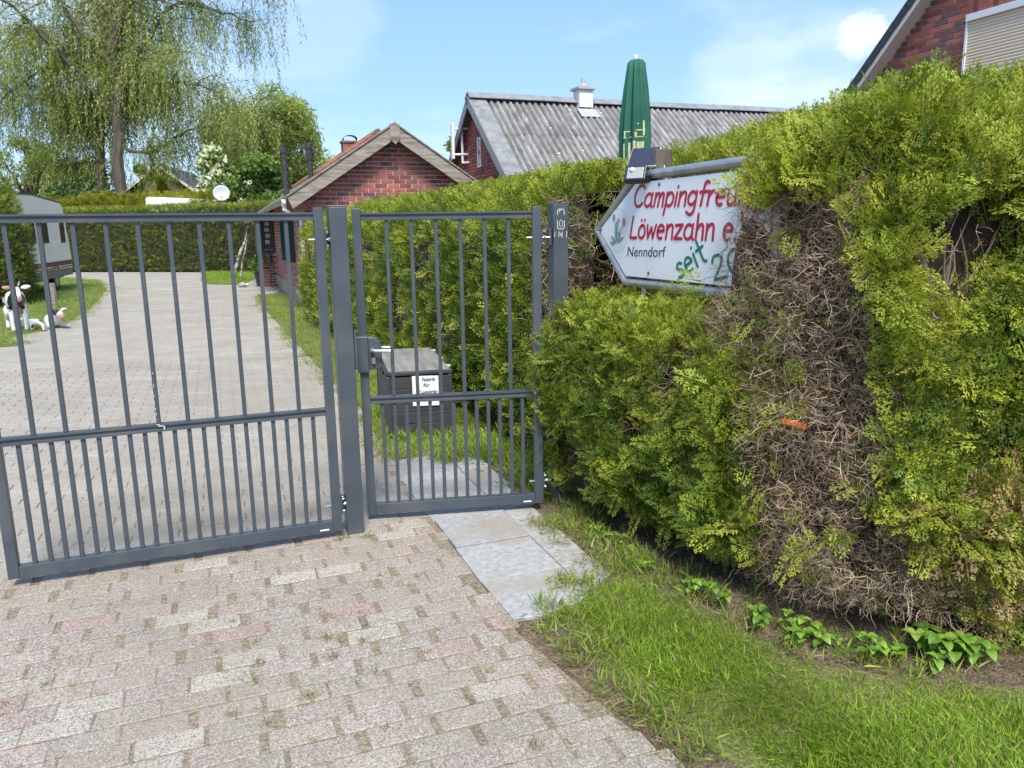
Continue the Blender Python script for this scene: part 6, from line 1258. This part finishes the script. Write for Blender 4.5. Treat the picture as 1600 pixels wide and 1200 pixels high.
def spot_mat():
    mt = bpy.data.materials.new('spotted_paint'); mt.use_nodes = True; n, l = nodes(mt); b = n['Principled BSDF']; b.inputs['Roughness'].default_value = .4; tcn = n.new('ShaderNodeTexCoord'); v_ = n.new('ShaderNodeTexNoise'); v_.inputs['Scale'].default_value = 9; v_.inputs['Detail'].default_value = .5; l.new(tcn.outputs['Object'], v_.inputs[0]); cr = n.new('ShaderNodeValToRGB'); cr.color_ramp.interpolation = 'CONSTANT'; cr.color_ramp.elements[0].color = (.72, .71, .69, 1); cr.color_ramp.elements[1].color = (.02, .02, .02, 1); cr.color_ramp.elements[1].position = .56; l.new(v_.outputs['Fac'], cr.inputs[0]); l.new(cr.outputs[0], b.inputs['Base Color']); return mt
spot = spot_mat()
kf = empty('calf_figure', 'tiny black and white calf figure standing beside the cow statue', 'calf figure', (-8.02, 12.95, 0), R_(190))
vv = [(-.12, 0, .16, .05), (.06, 0, .165, .05), (.13, 0, .21, .03), (.18, 0, .22, .035), (.235, 0, .195, .024), (.06, .035, .1, .02), (.06, .04, .015, .016), (.06, -.035, .1, .02), (.06, -.04, .015, .016), (-.12, .035, .1, .02), (-.13, .04, .015, .016), (-.12, -.035, .1, .02), (-.13, -.04, .015, .016)]
skin_body('body', vv, [(0, 1), (1, 2), (2, 3), (3, 4), (1, 5), (5, 6), (1, 7), (7, 8), (0, 9), (9, 10), (0, 11), (11, 12)], spot, kf)
for s in (-1, 1): MB().lathe([(.004, 0), (.014, .03), (.004, .06)], 6).obj('ear', spot, kf, loc=(.165, s*.025, .24), rot=(R_(-70*s), 0, 0))
MB().tube([(-.165, 0, .19), (-.20, 0, .12)], .007, 5).obj('tail', spot, kf)
lc = empty('lying_calf_figure', 'small white lying calf figure with a dark eye patch and pinkish muzzle', 'calf figure', (-8.02, 13.45, 0), R_(-35))
lw_m = mat('white_paint', (.72, .71, .68), .4)
skin_body('body', [(-.25, 0, .12, .10, .11), (-.05, 0, .13, .12, .12), (.13, 0, .17, .085, .09), (.24, 0, .27, .075, .07), (.36, -.02, .24, .05, .045), (.1, .12, .04, .035), (.28, .13, .035, .03), (.1, -.12, .04, .035), (.28, -.13, .035, .03), (-.3, .14, .05, .05), (-.12, .19, .035, .03)], [(0, 1), (1, 2), (2, 3), (3, 4), (1, 5), (5, 6), (1, 7), (7, 8), (0, 9), (9, 10)], lw_m, lc)
MB().lathe([(.01, -.05), (.05, -.03), (.06, 0), (.05, .03), (.01, .05)], 10, (.39, -.02, .22)).obj('muzzle', pink, lc, smooth=True)
MB().lathe([(.01, -.055), (.05, -.035), (.06, 0), (.045, .035), (.01, .05)], 10, (.265, -.045, .285)).obj('eye_patch', black, lc, smooth=True)
for s in (-1, 1): MB().lathe([(.005, 0), (.025, .05), (.006, .11)], 7).obj('ear', black if s < 0 else lw_m, lc, loc=(.21, s*.05, .31), rot=(R_(-75*s), 0, 0))
# wooden stump and marker behind the cow
sm = empty('post_stump', 'short grey wooden post by the edge of the rounded hedge behind the cow', 'post', (-10.25, 17.3, 0)); MB().tube([(0, 0, -.02), (0, 0, .55)], [.09, .085], 9).obj('shaft', oldwood, sm)
